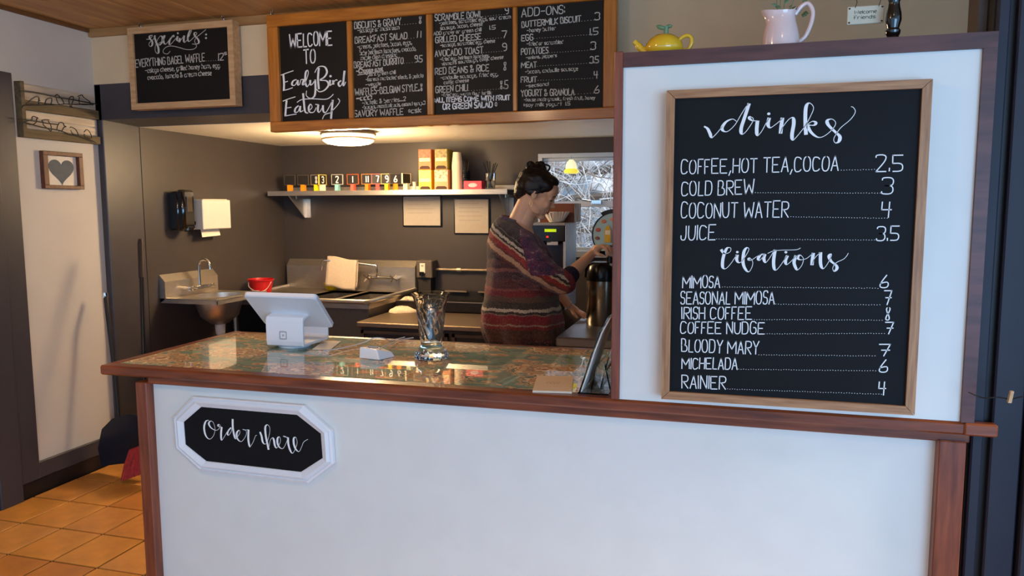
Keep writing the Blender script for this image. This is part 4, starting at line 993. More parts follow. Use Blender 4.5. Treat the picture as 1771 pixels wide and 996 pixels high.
# ------------------------------------------------------------------ right steel table, coffee brewer, airpot, sign
STB = mat('bluish_stainless', (150,152,160), .3, metal=.9, var=.08, scale=14, stretch=(1,10,10))
rt = thing('steel_table', (-.3, 4.6, 0), 'stainless work table beside the woman under the window', 'table')
tx0, tx1, ty0, ty1, tz = -.845, .5, 3.775, 5.48, .88
MB().box(tx0, tx1, ty0, ty1, tz-.052, tz, b=.008).build('top', STB, rt)
for x in (tx0+.07, tx1-.07):
    for y in (ty0+.07, ty1-.07): MB().tube([(x,y,0),(x,y,tz-.05)], .02).build('leg', STEELD, rt)
MB().box(tx0+.05, tx1-.05, ty0+.05, ty1-.05, .25, .27).build('lower_shelf', STEELD, rt)
apx, apy = -.682, 4.25
ap = thing('airpot', (apx, apy, tz), 'tall brushed steel airpot with black lid that the woman holds', 'airpot')
MB().lathe((apx,apy,tz), [(.083,0),(.086,.004),(.086,.255)], 36).build('body', mat('brushed_airpot_steel', (176,164,146), .22, metal=1, var=.08, scale=20, stretch=(1,1,.1)), ap, smooth=True)
MB().lathe((apx,apy,tz), [(.087,.252),(.089,.262),(.087,.30),(.078,.335),(.066,.352),(.05,.358)], 36).build('lid', BLK, ap, smooth=True)
MB().tube(smoothp([(apx-.088,apy-.01,tz+.27),(apx-.075,apy-.03,tz+.36),(apx-.035,apy-.03,tz+.405),(apx+.02,apy-.02,tz+.41)], n=4), .011, 8).build('carry_handle', BLK, ap, smooth=True)
MB().lathe((apx+.045,apy-.02,tz), [(.017,.35),(.017,.385),(.012,.39)], 14).build('pump_knob', BLK, ap, smooth=True)
MB().box(apx+.02, apx+.10, apy-.05, apy+.03, tz+.335, tz+.352, b=.006).build('pour_spout', mat('grey_spout', (170,172,178), .3), ap)
# brewer
cy0 = 4.80; cz = lambda y_: U(950, y_, 1, cy0).z
ca, cb = U(919,400,1,cy0).x, U(977,400,1,cy0).x
cm = thing('coffee_brewer', ((ca+cb)/2, cy0+.2, tz), 'black and steel coffee brewer with green display behind the woman', 'coffee machine')
MB().box(ca, cb, cy0, cy0+.36, cz(418), cz(388), b=.004).build('head', BLK, cm)
MB().box(ca-.002, cb+.002, cy0-.004, cy0+.37, cz(390), cz(385), b=.002).build('top_plate', STEELD, cm)
MB().box(ca+.01, cb-.02, cy0+.14, cy0+.36, tz+.04, cz(418)).build('column', mat('dark_steel_column', (44,42,50), .25, metal=.7), cm)
MB().box(cb-.012, cb+.004, cy0+.005, cy0+.36, tz, cz(387)).build('side_panel', mat('daylit_white_steel', (206,214,228), .35, metal=.3), cm)  # white side panel with the window daylight's blue cast put into its colour
MB().box(ca, cb, cy0+.0, cy0+.36, tz, tz+.04, b=.004).build('base', BLK, cm)
MB().lathe(((ca+cb)/2, cy0+.08, 0), [(.05,cz(424)),(.085,cz(419)),(.085,cz(418))], 20).build('brew_funnel', BLK, cm, smooth=True)
MB().lathe(((ca+cb)/2, cy0+.08, 0), [(.05,tz+.042),(.072,tz+.07),(.07,tz+.13),(.045,tz+.16),(.05,tz+.175)], 20).build('carafe', GLASS, cm, smooth=True)
u0 = lambda x_: U(x_, 400, 1, cy0).x
MB().box(u0(942), u0(962), cy0-.002, cy0, cz(401), cz(396)).build('display', mat('green_display', (190,220,20), .4, emit=(186,222,10), es=.75), cm, label='small lit yellow green display')
MB().box(u0(945), u0(948.5), cy0-.003, cy0, cz(411), cz(408)).build('red_light', mat('red_led', (255,60,40), .4, emit=(255,40,25), es=1.6), cm, label='glowing red indicator')
MB().box(u0(946), u0(965), cy0-.002, cy0+.001, cz(427)+.012, cz(421)+.012, b=.0005).build('badge', STEEL, cm)
bb = thing('brown_carton', (u0(975), cy0+.2, cz(385)), 'open brown carton on top of the coffee brewer', 'box')
bz0, bz1 = cz(385), U(950,352,1,cy0+.12).z; q0, q1 = U(934,370,1,cy0+.12).x, U(993,370,1,cy0+.12).x
BRC = mat('brown_cardboard', (122,68,48), .6, var=.1)
MB().box(q0, q1, cy0+.12, cy0+.34, bz0, bz1).build('carton', BRC, bb)
MB().box(q1-.003, q1+.003, cy0+.12, cy0+.34, bz0, bz1).build('sunlit_side', mat('sunlit_carton_side', (206,190,176), .6, rgb2=(150,96,62), scale=14), bb)  # daylight on this side of the carton is put into the paler colour
ff = thing('coffee_filters', (u0(958), cy0+.06, bz0), 'stack of fluted white coffee filters on the brewer', 'filters')
for k in range(3):
    cxx, cyy = u0(956)+k*.012, cy0+.06
    MB().lathe((cxx,cyy,bz0+.002+k*.003), [(.035,0),(.045,.015),(.072,.062)], 56, fn=lambda r,z,a: r*(1+(.07 if z > .001 else 0)*math.sin(a*20)*(z/.062)), cap=False).build('filter', mat('filter_paper', (236,230,222), .8), ff)
# round juice sign
sgx, sgz = U(1062,406,1,5.44).x, U(1062,406,1,5.44).z; Rr = .158
js = thing('juice_sign', (sgx, 5.44, sgz-Rr), 'round blue juice bottle sign standing in the window', 'sign')
MB().tube([(sgx,5.452,sgz),(sgx,5.44,sgz)], Rr, 48).build('disc', mat('pale_blue_disc', (138,176,198), .4, rgb2=(160,190,210), scale=4), js)
MB().tube([V(sgx+Rr*math.cos(a), 5.44, sgz+Rr*math.sin(a)) for a in [2*PI*k/48 for k in range(48)]], .004, 6, closed=True).build('rim', BLK, js)
for (dx, w_, h_, ca_) in ((-.045,.046,.12,(206,170,60)),(.012,.046,.11,(120,50,130)),(.07,.04,.10,(200,60,60))):
    b_ = MB(); x = sgx+dx
    b_.prism([V(x-w_/2,5.439,sgz-.055),V(x+w_/2,5.439,sgz-.055),V(x+w_/2,5.439,sgz-.055+h_*.72),V(x+w_*.2,5.439,sgz-.055+h_),V(x-w_*.2,5.439,sgz-.055+h_),V(x-w_/2,5.439,sgz-.055+h_*.72)], (0,-.003,0))
    p_ = b_.build('printed_bottle', mat('bottle_print', ca_, .5), js)
    MB().box(x-w_*.38, x+w_*.38, 5.435, 5.4365, sgz-.0, sgz+.032).build('bottle_label', WPAP, p_)
for (dx, dz, r_, cc) in ((-.115,.035,.02,(160,90,90)),(-.12,-.025,.018,(120,86,90)),(-.075,.095,.02,(190,120,110)),(-.01,.11,.018,(210,130,120))):
    MB().ell((sgx+dx, 5.439, sgz+dz), (r_,.002,r_*.75), nu=12, nv=6).build('printed_fruit', mat('fruit_print', cc, .6), js)
def flat_word(par, txt, x, z, wd, h, y, sw, m_):
    tmb = MB(); xx = 0; gl = []
    for ch in txt:
        if ch == ' ': xx += 2.4; continue
        xs_ = [int(s[i]) for s in [q.lstrip('~@') for q in FONT[ch].split()] for i in range(0, len(s), 2)]; gl.append((ch, xx-min(xs_))); xx += max(xs_)-min(xs_)+1.3
    k = wd/max(xx-1.3, .1)
    for ch, off in gl:
        for st_ in FONT[ch].split():
            md = st_[0] if st_[0] in '~@' else ''; s_2 = st_.lstrip('~@')
            P = [(int(s_2[i]), int(s_2[i+1])-2) for i in range(0, len(s_2), 2)]
            if md == '@': P = chaikin(P, True); P += P[:2]
            elif md: P = chaikin(P, False)
            ribbon(tmb, [V(x+(p[0]+off)*k, y, z+p[1]*h/6) for p in P], NY, sw)
    tmb.build('lettering', m_, par)
flat_word(js, 'Fresh', sgx-.075, sgz-.088, .075, .018, 5.4385, .0045, BLK); flat_word(js, 'One', sgx-.06, sgz-.115, .05, .016, 5.4385, .004, BLK)
ar = MB(); 
for k in range(8):
    a0, a1 = math.radians(122-8*k), math.radians(122-8*(k+1))
    ar.hexa([V(sgx+rr_*math.cos(a_), yy, sgz+rr_*math.sin(a_)) for yy in (5.436,5.452) for (rr_, a_) in ((Rr,a0),(Rr+.026,a0),(Rr+.026,a1),(Rr,a1))])
ar.build('top_banner', BLK, js)
MB().box(sgx-.05, sgx-.03, 5.453, 5.463, tz, sgz).box(sgx+.03, sgx+.05, 5.453, 5.463, tz, sgz).box(sgx-.08, sgx+.08, 5.40, 5.47, tz, tz+.012).build('stand', BLK, js)
# yellow hanging ornament in the window
hx, hz = U(988,290,1,5.48).x, U(988,300,1,5.48).z
oy = thing('hanging_ornament', (hx, 5.48, hz), 'small yellow tiered ornament with added glow hanging in the window', 'ornament')
YG = mat('yellow_glow_glass', (250,226,70), .3, emit=(255,232,80), es=.75); YG2 = mat('cream_glow_glass', (255,250,210), .3, emit=(255,248,200), es=.8)  # glow is put into the glass itself, the ornament holds no lamp
MB().lathe((hx,5.48,hz), [(.045,0),(.055,.008),(.052,.022),(.040,.034)], 20).build('lower_tier', YG, oy, smooth=True)
MB().lathe((hx,5.48,hz), [(.040,.034),(.043,.042),(.040,.060),(.030,.082),(.012,.10)], 20).build('upper_tier', YG2, oy, smooth=True)
MB().tube([(hx,5.48,hz+.1),(hx,5.48,WZ1-.02)], .001, 4).build('cord', WIRE, oy)

# ------------------------------------------------------------------ things on the counter
CT = 1.0075
# tablet stand
tsx0, tsx1 = U(461,580,1,2.53).x, U(525,590,1,2.53).x
ts = thing('tablet_register', ((tsx0+tsx1)/2, 2.6, CT), 'white tablet register on a swivel stand facing the kitchen', 'register')
zt2 = U(490,546,1,2.53).z
prof = [(2.53,CT+.012),(2.526,CT+.03),(2.526,zt2-.02),(2.532,zt2-.005),(2.548,zt2),(2.60,zt2+.012),(2.60,zt2+.002),(2.55,zt2-.012),(2.538,zt2-.02),(2.538,CT+.022),(2.70,CT+.022),(2.712,CT+.03),(2.712,CT+.06),(2.722,CT+.06),(2.722,CT+.02),(2.71,CT+.010),(2.54,CT+.010)]
st_ = MB(); n = len(prof); vs = [(x, p[0], p[1]) for x in (tsx0, tsx1) for p in prof]
st_.add(vs, [tuple(range(n)), tuple(range(n, 2*n))[::-1]]+[(i, (i+1) % n, n+(i+1) % n, n+i) for i in range(n)])
o = st_.build('stand', WPL, ts); bv = o.modifiers.new('b', 'BEVEL'); bv.width = .003; bv.segments = 2; bv.limit_method = 'ANGLE'
MB().lathe(((tsx0+tsx1)/2, 2.60, CT), [(.062,.0),(.064,.004),(.055,.010)], 28).build('swivel_base', WPL, ts, smooth=True)
lg = mat('grey_logo', (176,176,178), .5); lx, lz = (tsx0+tsx1)/2-.005, U(490,580,1,2.525).z
def rrect(x, z, h, r, y, n=5): 
    return [V(x+sx*(h-r)+r*math.cos(a+q), y, z+sz_*(h-r)+r*math.sin(a+q)) for (sx, sz_, a) in ((1,1,0),(-1,1,PI/2),(-1,-1,PI),(1,-1,1.5*PI)) for q in [PI/2*k/n for k in range(n+1)]]
A1 = rrect(lx, lz, .0165, .005, 2.5255); A2 = rrect(lx, lz, .0115, .003, 2.5255); n = len(A1)
MB().add(A1+A2, [(i,(i+1)%n,n+(i+1)%n,n+i) for i in range(n)]).add(rrect(lx, lz, .004, .001, 2.5255), [tuple(range(24))]).build('square_emblem', lg, ts)
a = U(420,510,1,2.46); b = U(546,514,1,2.46); c = U(577,566,1,2.66); d = a+(c-b)
a.z = b.z = (a.z+b.z)/2; 
nrm = (b-a).cross(d-a).normalized()
ex = (b-a).normalized(); ey = (d-a).normalized(); Wd, Hd = (b-a).length, (d-a).length
def rr2(off, r=.016, ins=0):
    P = []
    for (cx_, cy_, a0) in ((Wd-r-ins,Hd-r-ins,0),(r+ins,Hd-r-ins,PI/2),(r+ins,r+ins,PI),(Wd-r-ins,r+ins,1.5*PI)):
        for k in range(6):
            q = a0+PI/2*k/5; P.append(a+ex*(cx_+r*math.cos(q))+ey*(cy_+r*math.sin(q))+nrm*off)
    return P
toward = 1 if nrm.dot(EYE-a) > 0 else -1
tb = MB(); L0, L1, L2 = rr2(0), rr2(-toward*.014), rr2(toward*.004, ins=.005); n = 24
tb.add(L2+L0+L1, [tuple(range(n))]+[(i,(i+1)%n,n+(i+1)%n,n+i) for i in range(n)]+[(n+i,n+(i+1)%n,2*n+(i+1)%n,2*n+i) for i in range(n)]+[tuple(range(2*n,3*n))[::-1]])
tb.build('tablet_case', WPL, ts, smooth=False)
MB().add(rr2(-toward*.0145, ins=.014), [tuple(range(24))]).build('screen', mat('dark_screen', (20,22,26), .1), ts)
# card reader and cables
cr = thing('card_reader', (U(645,615,2,CT).x, U(645,615,2,CT).y, CT), 'small white card reader dock between register and vase', 'card reader')
rx0, rx1 = U(623,618,1,2.45).x, U(670,618,1,2.45).x
P8 = [(rx0,2.44,CT),(rx1-.02,2.425,CT),(rx1+.008,2.50,CT),(rx0+.03,2.53,CT),(rx0-.002,2.45,CT+.040),(rx1-.036,2.44,CT+.036),(rx1-.006,2.50,CT+.018),(rx0+.03,2.53,CT+.03)]
o = MB().hexa(P8).build('dock', WPL, cr); bv = o.modifiers.new('b', 'BEVEL'); bv.width = .004; bv.segments = 2
MB().box(rx0+.02, rx0+.06, 2.47, 2.474, CT+.034, CT+.040).build('card_slot', mat('grey_slot', (150,150,155), .5), cr)
def cable(pts, nm, lab):
    MB().tube(smoothp([U(*p, 2, CT+.006) if len(p) == 2 else U(p[0], p[1], 2, CT+p[2]) for p in pts], n=6), .0023, 6).build(nm, WPL, None, lab, 'cable', smooth=True)
cable([(560,607,.012),(600,600),(630,592,.012),(645,585,.025),(662,585,.022),(676,588,.004),(700,583)], 'charging_cable', 'white cable running from the tablet register across the counter')
cable([(655,605,.03),(665,598,.02),(682,592,.01),(690,588),(715,584)], 'reader_cable', 'short white cable behind the card reader')
p = [U(540,605,2,CT), U(572,605,2,CT), U(590,591,2,CT), U(560,590,2,CT)]
MB().prism([q+V(0,0,.0005) for q in p], (0,0,.002)).build('receipt_slip', WPAP, None, 'printed paper slip under the register at its right', 'paper')
# vase
vx, vy = U(746,625,2,CT).x-.017, U(746,625,2,CT).y+.045
vp = [(.054,0),(.060,.006),(.060,.018),(.050,.036),(.040,.048),(.037,.058),(.040,.075),(.046,.13),(.050,.18),(.056,.215),(.064,.240),(.072,.252)]
def fl_fn(r, z, a): return r*(1+.035*math.sin(PI*(z-.07)/.145)*math.sin(8*(a+z*9)) if .07 < z < .215 else 1+ (.02*math.sin(16*a) if z < .03 else 0))
inner = [(r-.0035, z) for r, z in vp[::-1] if z > .062]+[(.02,.064),(.002,.062)]
vn = 56; vv = []
zs = []
for i in range(len(vp)-1):
    k = 5
    for q in range(k): t = q/k; zs.append((vp[i][0]*(1-t)+vp[i+1][0]*t, vp[i][1]*(1-t)+vp[i+1][1]*t))
zs.append(vp[-1]); zs = [(r, z*.935) for r, z in zs]; zin = [(r-.004, z) for r, z in zs[::-1] if z > .060]+[(.015,.058),(.001,.057)]
vm = MB(); allr = [(r, z, 1) for r, z in zs]+[(r, z, -1) for r, z in zin]; vn = 72
def fl2(r, z, a, s):
    env = math.sin(PI*(z-.065)/.14) if .065 < z < .205 else 0
    return r*(1+s*.024*env*math.sin(9*(a+z*8)))+(.0012*math.sin(16*a) if z < .03 else 0)
vm.add([(vx+fl2(r, z, 2*PI*k/vn, s)*math.cos(2*PI*k/vn), vy+fl2(r, z, 2*PI*k/vn, s)*math.sin(2*PI*k/vn), CT+.0005+z) for r, z, s in allr for k in range(vn)],
 [(i*vn+k, i*vn+(k+1)%vn, (i+1)*vn+(k+1)%vn, (i+1)*vn+k) for i in range(len(allr)-1) for k in range(vn)]+[tuple(range(vn))[::-1], tuple(range((len(allr)-1)*vn, len(allr)*vn))])
vm.build('glass_vase', mat('vase_glass', (250,253,252), .0, trans=1, ior=1.33), None, 'clear swirled glass vase with heavy foot on the counter', 'vase', smooth=True)
# card stack
p = [U(921,679,2,CT), U(989,681,2,CT), U(992,654,2,CT), U(929,653,2,CT)]
cs = thing('card_stack', (p[0]+p[2])/2, 'short stack of cream cards at the counter edge', 'cards')
MB().prism([q+V(0,0,.0005) for q in p], (0,0,.006)).build('cards', mat('cream_card', (222,196,168), .6, var=.02), cs)
sc_ = MB(); cc = (p[0]+p[1]+p[2]+p[3])/4
for k in range(4): ribbon(sc_, smoothp([cc+V(-.02+.011*k, .02-.008*j+(.003 if j % 2 else 0), .0068)+V(.004*math.sin(j*2),0,0) for j in range(5)], n=2), V(0,0,1), .0012)
sc_.build('scribble', mat('grey_ink', (140,124,110), .7), cs, kind='stuff')
# acrylic holders
ah = thing('leaflet_holder', (-.38, 2.2, CT), 'clear slanted acrylic leaflet holder beside the partition post', 'holder')
def slab(pts, t, y0, y1, m_, nm, par):
    P = [Vector((q[0], y0, q[1])) for q in pts]; n = len(P); mb = MB()
    L = []; R_ = []
    for i in range(n):
        tt = (P[min(i+1,n-1)]-P[max(i-1,0)]).normalized(); s = Vector((-tt.z,0,tt.x)); L.append(P[i]+s*t/2); R_.append(P[i]-s*t/2)
    ring = L+R_[::-1]
    mb.prism(ring, (0, y1-y0, 0)); return mb.build(nm, m_, par)
slab([(-.405,CT+.004),(-.386,1.07),(-.368,1.13),(-.346,1.19),(-.322,1.235)], .004, 2.13, 2.36, ACR, 'slanted_panel', ah)
slab([(-.400,CT+.006),(-.381,1.07),(-.363,1.13),(-.341,1.19),(-.318,1.233)], .003, 2.135, 2.355, mat('pale_leaflet', (226,218,206), .6), 'leaflet', ah)
slab([(-.41,CT+.003),(-.32,CT+.003)], .004, 2.13, 2.36, ACR, 'foot', ah)
slab([(-.375,CT+.006),(-.36,1.085)], .0035, 2.16, 2.33, ACR, 'front_lip', ah)
slab([(-.352,CT+.005),(-.330,1.10),(-.318,1.14)], .004, 2.18, 2.36, ACR, 'rear_strut', ah)
slab([(-.338,1.085),(-.322,CT+.005)], .004, 2.18, 2.34, ACR, 'rear_strut', ah)

# ------------------------------------------------------------------ things on the partition cap
TZ = 1.958; CY_ = 2.17
YG_ = mat('yellow_glaze', (228,178,42), .18, var=.06, coat=.5)
tpx = U(1150,86,1,CY_).x; tp = thing('teapot', (tpx, CY_, TZ), 'small yellow teapot with green leaf knob on the partition cap', 'teapot')
tsc = abs(U(1179,80,1,CY_).x-U(1113,80,1,CY_).x)/2
MB().lathe((tpx-.002,CY_,TZ), [(tsc*.72,0),(tsc*.95,.010),(tsc*1.0,.020),(tsc*.94,.033),(tsc*.74,.046),(tsc*.45,.055),(tsc*.1,.058)], 32).build('body', YG_, tp, smooth=True)
MB().tube(smoothp([(tpx-tsc*.8,CY_,TZ+.012),(tpx-tsc*1.2,CY_,TZ+.020),(tpx-tsc*1.45,CY_,TZ+.034),(tpx-tsc*1.62,CY_,TZ+.043)], n=4), [.0125]*4+[.0095]*4+[.0075]*4+[.0075], 12).build('spout', YG_, tp, smooth=True)
MB().tube(smoothp([(tpx+tsc*.7,CY_,TZ+.040),(tpx+tsc*1.05,CY_,TZ+.050),(tpx+tsc*1.32,CY_,TZ+.046),(tpx+tsc*1.38,CY_,TZ+.030),(tpx+tsc*1.2,CY_,TZ+.014),(tpx+tsc*.95,CY_,TZ+.012)], n=5), .0052, 10).build('handle', YG_, tp, smooth=True)
GRN = mat('green_glaze', (100,128,88), .4, var=.2)
kb = MB().lathe((tpx+.002,CY_,TZ), [(.006,.056),(.007,.072),(.009,.078)], 10)
kb.ell((tpx-.012,CY_-.002,TZ+.076), (.013,.006,.006), Matrix.Rotation(.3,3,'Y')).ell((tpx+.010,CY_,TZ+.078), (.009,.006,.005)).build('leaf_knob', GRN, tp, smooth=True)
PKG = mat('pale_pink_glaze', (226,196,190), .16, var=.04, coat=.5)
jx = U(1350,70,1,CY_).x; pj = thing('pitcher', (jx, CY_, TZ), 'pale pink ceramic pitcher of greenery on the partition cap', 'pitcher')
js_ = abs(U(1380,60,1,CY_).x-U(1316,60,1,CY_).x)/2
def pj_fn(r, z, a):
    k = max(0, (z-.065)/.03); return r*(1+k*.45*max(0, math.cos(a-PI))**3)
vs = []; N = 36; pr = [(1.02,0),(1.04,.012),(1.0,.032),(.93,.05),(.82,.066),(.76,.078),(.76,.088),(.80,.098)]
prin = [(r-.06, z) for r, z in pr[::-1] if z > .01]+[(.1,.012)]
def lip(r, z, a): return z+max(0, (z-.07)/.028)*(.006*max(0, math.cos(a-PI))**2+.012*max(0, math.cos(a))**6-.004)
mbp = MB(); allp = pr+prin
vs = [(jx+js_*pj_fn(r, z, a_)*math.cos(a_), CY_+js_*pj_fn(r, z, a_)*math.sin(a_)*.9, TZ+lip(r, z, a_)) for (r, z) in allp for a_ in [2*PI*k/N for k in range(N)]]
mbp.add(vs, [(i*N+k, i*N+(k+1)%N, (i+1)*N+(k+1)%N, (i+1)*N+k) for i in range(len(allp)-1) for k in range(N)]+[tuple(range(N))[::-1]])
mbp.build('body', PKG, pj, smooth=True)
MB().tube(smoothp([(jx+js_*.72,CY_,TZ+.086),(jx+js_*1.05,CY_,TZ+.106),(jx+js_*1.40,CY_,TZ+.112),(jx+js_*1.66,CY_,TZ+.092),(jx+js_*1.60,CY_,TZ+.062),(jx+js_*1.32,CY_,TZ+.030),(jx+js_*.98,CY_,TZ+.016)], n=5), .0058, 10).build('handle', PKG, pj, smooth=True)
sp_ = thing('greenery_sprig', (jx, CY_, TZ+.06), 'leafy green sprigs standing in the pink pitcher', 'plant')
LG = mat('dusty_green_leaf', (104,122,84), .6, var=.3, scale=20)
def leaf(mb, p, d, L, wd):
    d = Vector(d).normalized(); s = d.cross(Vector((0,-1,.2))).normalized()*wd; p = Vector(p)
    mb.add([p, p+d*L*.4+s, p+d*L, p+d*L*.4-s, p+d*L*.45+Vector((0,-.002,0))], [(0,1,4),(1,2,4),(2,3,4),(3,0,4)])
for (ax, az, n_) in ((-.02,.10,7),(.012,.12,7),(.045,.085,6),(.09,.10,6),(-.005,.07,4)):
    P = smoothp([(jx+.004,CY_,TZ+.05),(jx+ax*.4,CY_+.004,TZ+.09),(jx+ax,CY_,TZ+.09+az)], n=4)
    st2 = MB().tube(P, .0011, 5).build('stem', LG, sp_)
    for k in range(n_):
        q = P[2+int(k*(len(P)-3)/n_)]; lf = MB()
        leaf(lf, q, (random.uniform(-1,1), random.uniform(-.4,.4), random.uniform(-.1,1)), .017, .0055); lf.build('leaf', LG, sp_)
lf = MB()
for (dx, dz) in ((-.016,.098),(-.006,.094),(.012,.098),(.024,.102),(.052,.088),(.048,.084)): leaf(lf, (jx+dx,CY_-.006,TZ+dz), (dx*8+.3,-.2,-.2), .016, .007)
lf.build('lower_leaves', mat('dark_green_leaf', (70,84,48), .5), sp_, kind='stuff')
# welcome plaque hanging
py_ = 2.2
a0, a1, b0 = U(1466,12,1,py_), U(1530,7,1,py_), U(1467,43,1,py_)
wp = thing('welcome_plaque', ((a0.x+a1.x)/2, py_, b0.z), 'little cream plaque reading Welcome Friends hung on two wires', 'plaque')
PQ = mat('cream_plaque', (206,196,172), .6, var=.06)
MB().box(a0.x, a1.x, py_, py_+.006, b0.z, a0.z, b=.0015).build('plate', PQ, wp)
flat_word(wp, 'Welcome', a0.x+.017, b0.z+.026, .052, .0085, py_-.0008, .0011, BLK); flat_word(wp, 'Friends', a0.x+.017, b0.z+.013, .05, .0085, py_-.0008, .0011, BLK)
for sx in (0,1):
    for sz_ in (0,1):
        x = a0.x+.005 if not sx else a1.x-.005; z = b0.z+.005 if not sz_ else a0.z-.005
        MB().ell((x,py_,z), (.0028,.001,.0024), nu=8, nv=4).build('corner_mark', mat('dark_red_mark', (80,20,20), .6), wp)
for x in (a0.x+.018, a1.x-.014):
    MB().tube([(x,py_,a0.z-.004),(x+.004,py_,a0.z+.01),(x,py_,a0.z+.03),(x+.0,py_+.0,2.575)], .0009, 5).build('hanging_wire', WIRE, wp)
# candlestick
kx = U(1544,60,1,CY_).x
cp = [(.018,0),(.018,.010),(.0135,.016),(.017,.022),(.018,.030),(.014,.036),(.016,.044),(.019,.056),(.018,.072),(.014,.088),(.0125,.100),(.016,.108),(.018,.113),(.016,.118),(.011,.124),(.013,.16),(.018,.20),(.012,.23),(.02,.24),(.02,.25)]
MB().lathe((kx,CY_,TZ), cp, 24).build('candlestick', GB, None, 'tall glossy black turned candlestick on the partition cap', 'candlestick', smooth=True)
# wire with clothespin on the column
cy1 = 2.02; P = [U(x, y, 1, cy1) for x, y in ((1686,687),(1700,688),(1725,687),(1748,690),(1771,686),(1800,690))]
P[0].y = 2.07
MB().tube(smoothp(P, n=5), .0016, 5).build('string_wire', WIRE, None, 'thin black wire strung across the dark column', 'wire')
c = U(1747,686,1,cy1-.006)
MB().hexa([(c.x-.005,cy1-.012,c.z-.014),(c.x+.002,cy1-.012,c.z-.014),(c.x+.002,cy1-.002,c.z-.014),(c.x-.005,cy1-.002,c.z-.014),(c.x-.001,cy1-.012,c.z+.014),(c.x+.006,cy1-.012,c.z+.014),(c.x+.006,cy1-.002,c.z+.014),(c.x-.001,cy1-.002,c.z+.014)]).build('clothespin', PINE, None, 'pale wooden clothespin clipped on the wire by the column', 'clothespin')
# ------------------------------------------------------------------ the woman
PY = 3.95
def W(px, py, y=PY): return U(px, py, 1, y)
def remesh(mb, name, m_, parent, vox, smooth_it=3, post=None, pre_noise=None):
    o = mb.build(name, m_, parent, smooth=True)
    r = o.modifiers.new('r', 'REMESH'); r.mode = 'VOXEL'; r.voxel_size = vox
    s = o.modifiers.new('s', 'SMOOTH'); s.factor = .5; s.iterations = smooth_it
    bpy.context.view_layer.update()
    dg = bpy.context.evaluated_depsgraph_get()
    me = bpy.data.meshes.new_from_object(o.evaluated_get(dg)); me.name = name
    o.modifiers.clear(); o.data = me
    for p in me.polygons: p.use_smooth = True
    if post:
        org = ORG[o.name]
        ns = [v.normal.copy() for v in me.vertices]
        for v, n_ in zip(me.vertices, ns):
            p = post(v.co+org, n_)
            if p is not None: v.co = p-org
        me.update()
    return o
Hc = W(931, 334)
HR = Matrix.Rotation(math.radians(9), 3, 'Z') @ Matrix.Rotation(math.radians(25), 3, 'Y')
def H(x, y, z): return Hc+HR @ Vector((x, y, z))
wo = thing('person', (W(905,500).x, PY, 0), 'woman in striped maroon sweater pressing the top of the airpot', 'person')
B = MB()
def E_(c, r, rot=None): B.ell(H(*c), r, HR if rot is None else HR @ rot, 28, 18)
E_((-.015,0,.03), (.098,.074,.088)); E_((.035,0,-.03), (.056,.056,.08)); E_((.045,0,-.082), (.04,.042,.032)); E_((.068,0,-.105), (.022,.024,.018))
E_((.055,0,.035), (.042,.058,.05))
for s in (-1, 1):
    E_((.062,s*.030,-.036), (.026,.022,.026)); E_((.012,s*.040,-.072), (.048,.018,.026), Matrix.Rotation(.5,3,'Y'))
    E_((-.010,s*.078,-.014), (.017,.0075,.029), Matrix.Rotation(-.2,3,'Y')); E_((.074,s*.032,.0), (.012,.013,.011))
E_((.086,0,-.006), (.012,.009,.030), Matrix.Rotation(-.35,3,'Y')); E_((.100,0,-.033), (.015,.0115,.011)); E_((.094,.010,-.036), (.009,.007,.007)); E_((.094,-.010,-.036), (.009,.007,.007))
E_((.080,0,.017), (.014,.045,.010)); E_((.080,0,-.062), (.014,.024,.020))
nk = W(893, 393); B.cap(H(-.035,0,-.055), .050, nk, .058, 20); B.cap(H(-.01,0,-.07), .044, W(903,392), .054, 18)
B.cap(W(900,392), .060, W(903,412), .07, 16)
# trunk, pelvis, legs
hipc = W(903, 600); hipz = hipc.z
B.cap(W(892,405), .095, W(900,500), .115, 18); B.cap(W(900,500), .115, V(hipc.x, PY, hipz), .13, 18)
for s, yy in ((-1,-.09),(1,.09)):
    B.cap(W(891,415,PY), .06, W(893,421,PY+s*.125), .048)
    hp_ = V(hipc.x, PY+yy, hipz-.02); kn = V(hipc.x+.02, PY+yy, .48); an = V(hipc.x-.01, PY+yy, .09)
    B.cap(hp_, .085, kn, .055); B.cap(kn, .054, an, .036); B.cap(an+V(0,0,-.045), .035, an+V(.15,s*.02,-.055), .028)
# near (right) arm
shN, elN, wrN = W(893,421,PY-.14), W(974,488,PY-.12), W(1024,438.5,4.13)
B.cap(shN, .052, elN, .040); B.cap(elN, .039, elN+(wrN-elN)*.45, .037); B.cap(elN+(wrN-elN)*.4, .037, wrN, .023)
knN = W(1040,426,4.19)
B.cap(wrN, .022, W(1032,430.5,4.155), .025); B.cap(W(1030,431,4.13), .016, W(1041,425.5,4.15), .013); B.cap(W(1031,431,4.17), .016, W(1044,425.5,4.21), .013)
B.cap(W(1030,431,4.15), .018, W(1043,425.5,4.18), .014)
def finger(pts, r0, r1):
    n = len(pts)-1
    for i in range(n): B.cap(pts[i], r0+(r1-r0)*i/n, pts[i+1], r0+(r1-r0)*(i+1)/n, 10)
finger([W(1041,426,4.145), W(1048,430,4.13), W(1051,438,4.135), W(1049.5,443,4.15)], .0098, .0078)
finger([W(1043,425,4.17), W(1051,427.5,4.158), W(1056,435,4.16), W(1055.5,441.5,4.17)], .0100, .0078)
finger([W(1044,424.5,4.195), W(1053,426.5,4.188), W(1059,433,4.19), W(1059.5,439,4.20)], .0096, .0075)
finger([W(1044,425,4.22), W(1053,427,4.22), W(1060,432,4.225), W(1061.5,436,4.23)], .0086, .007)
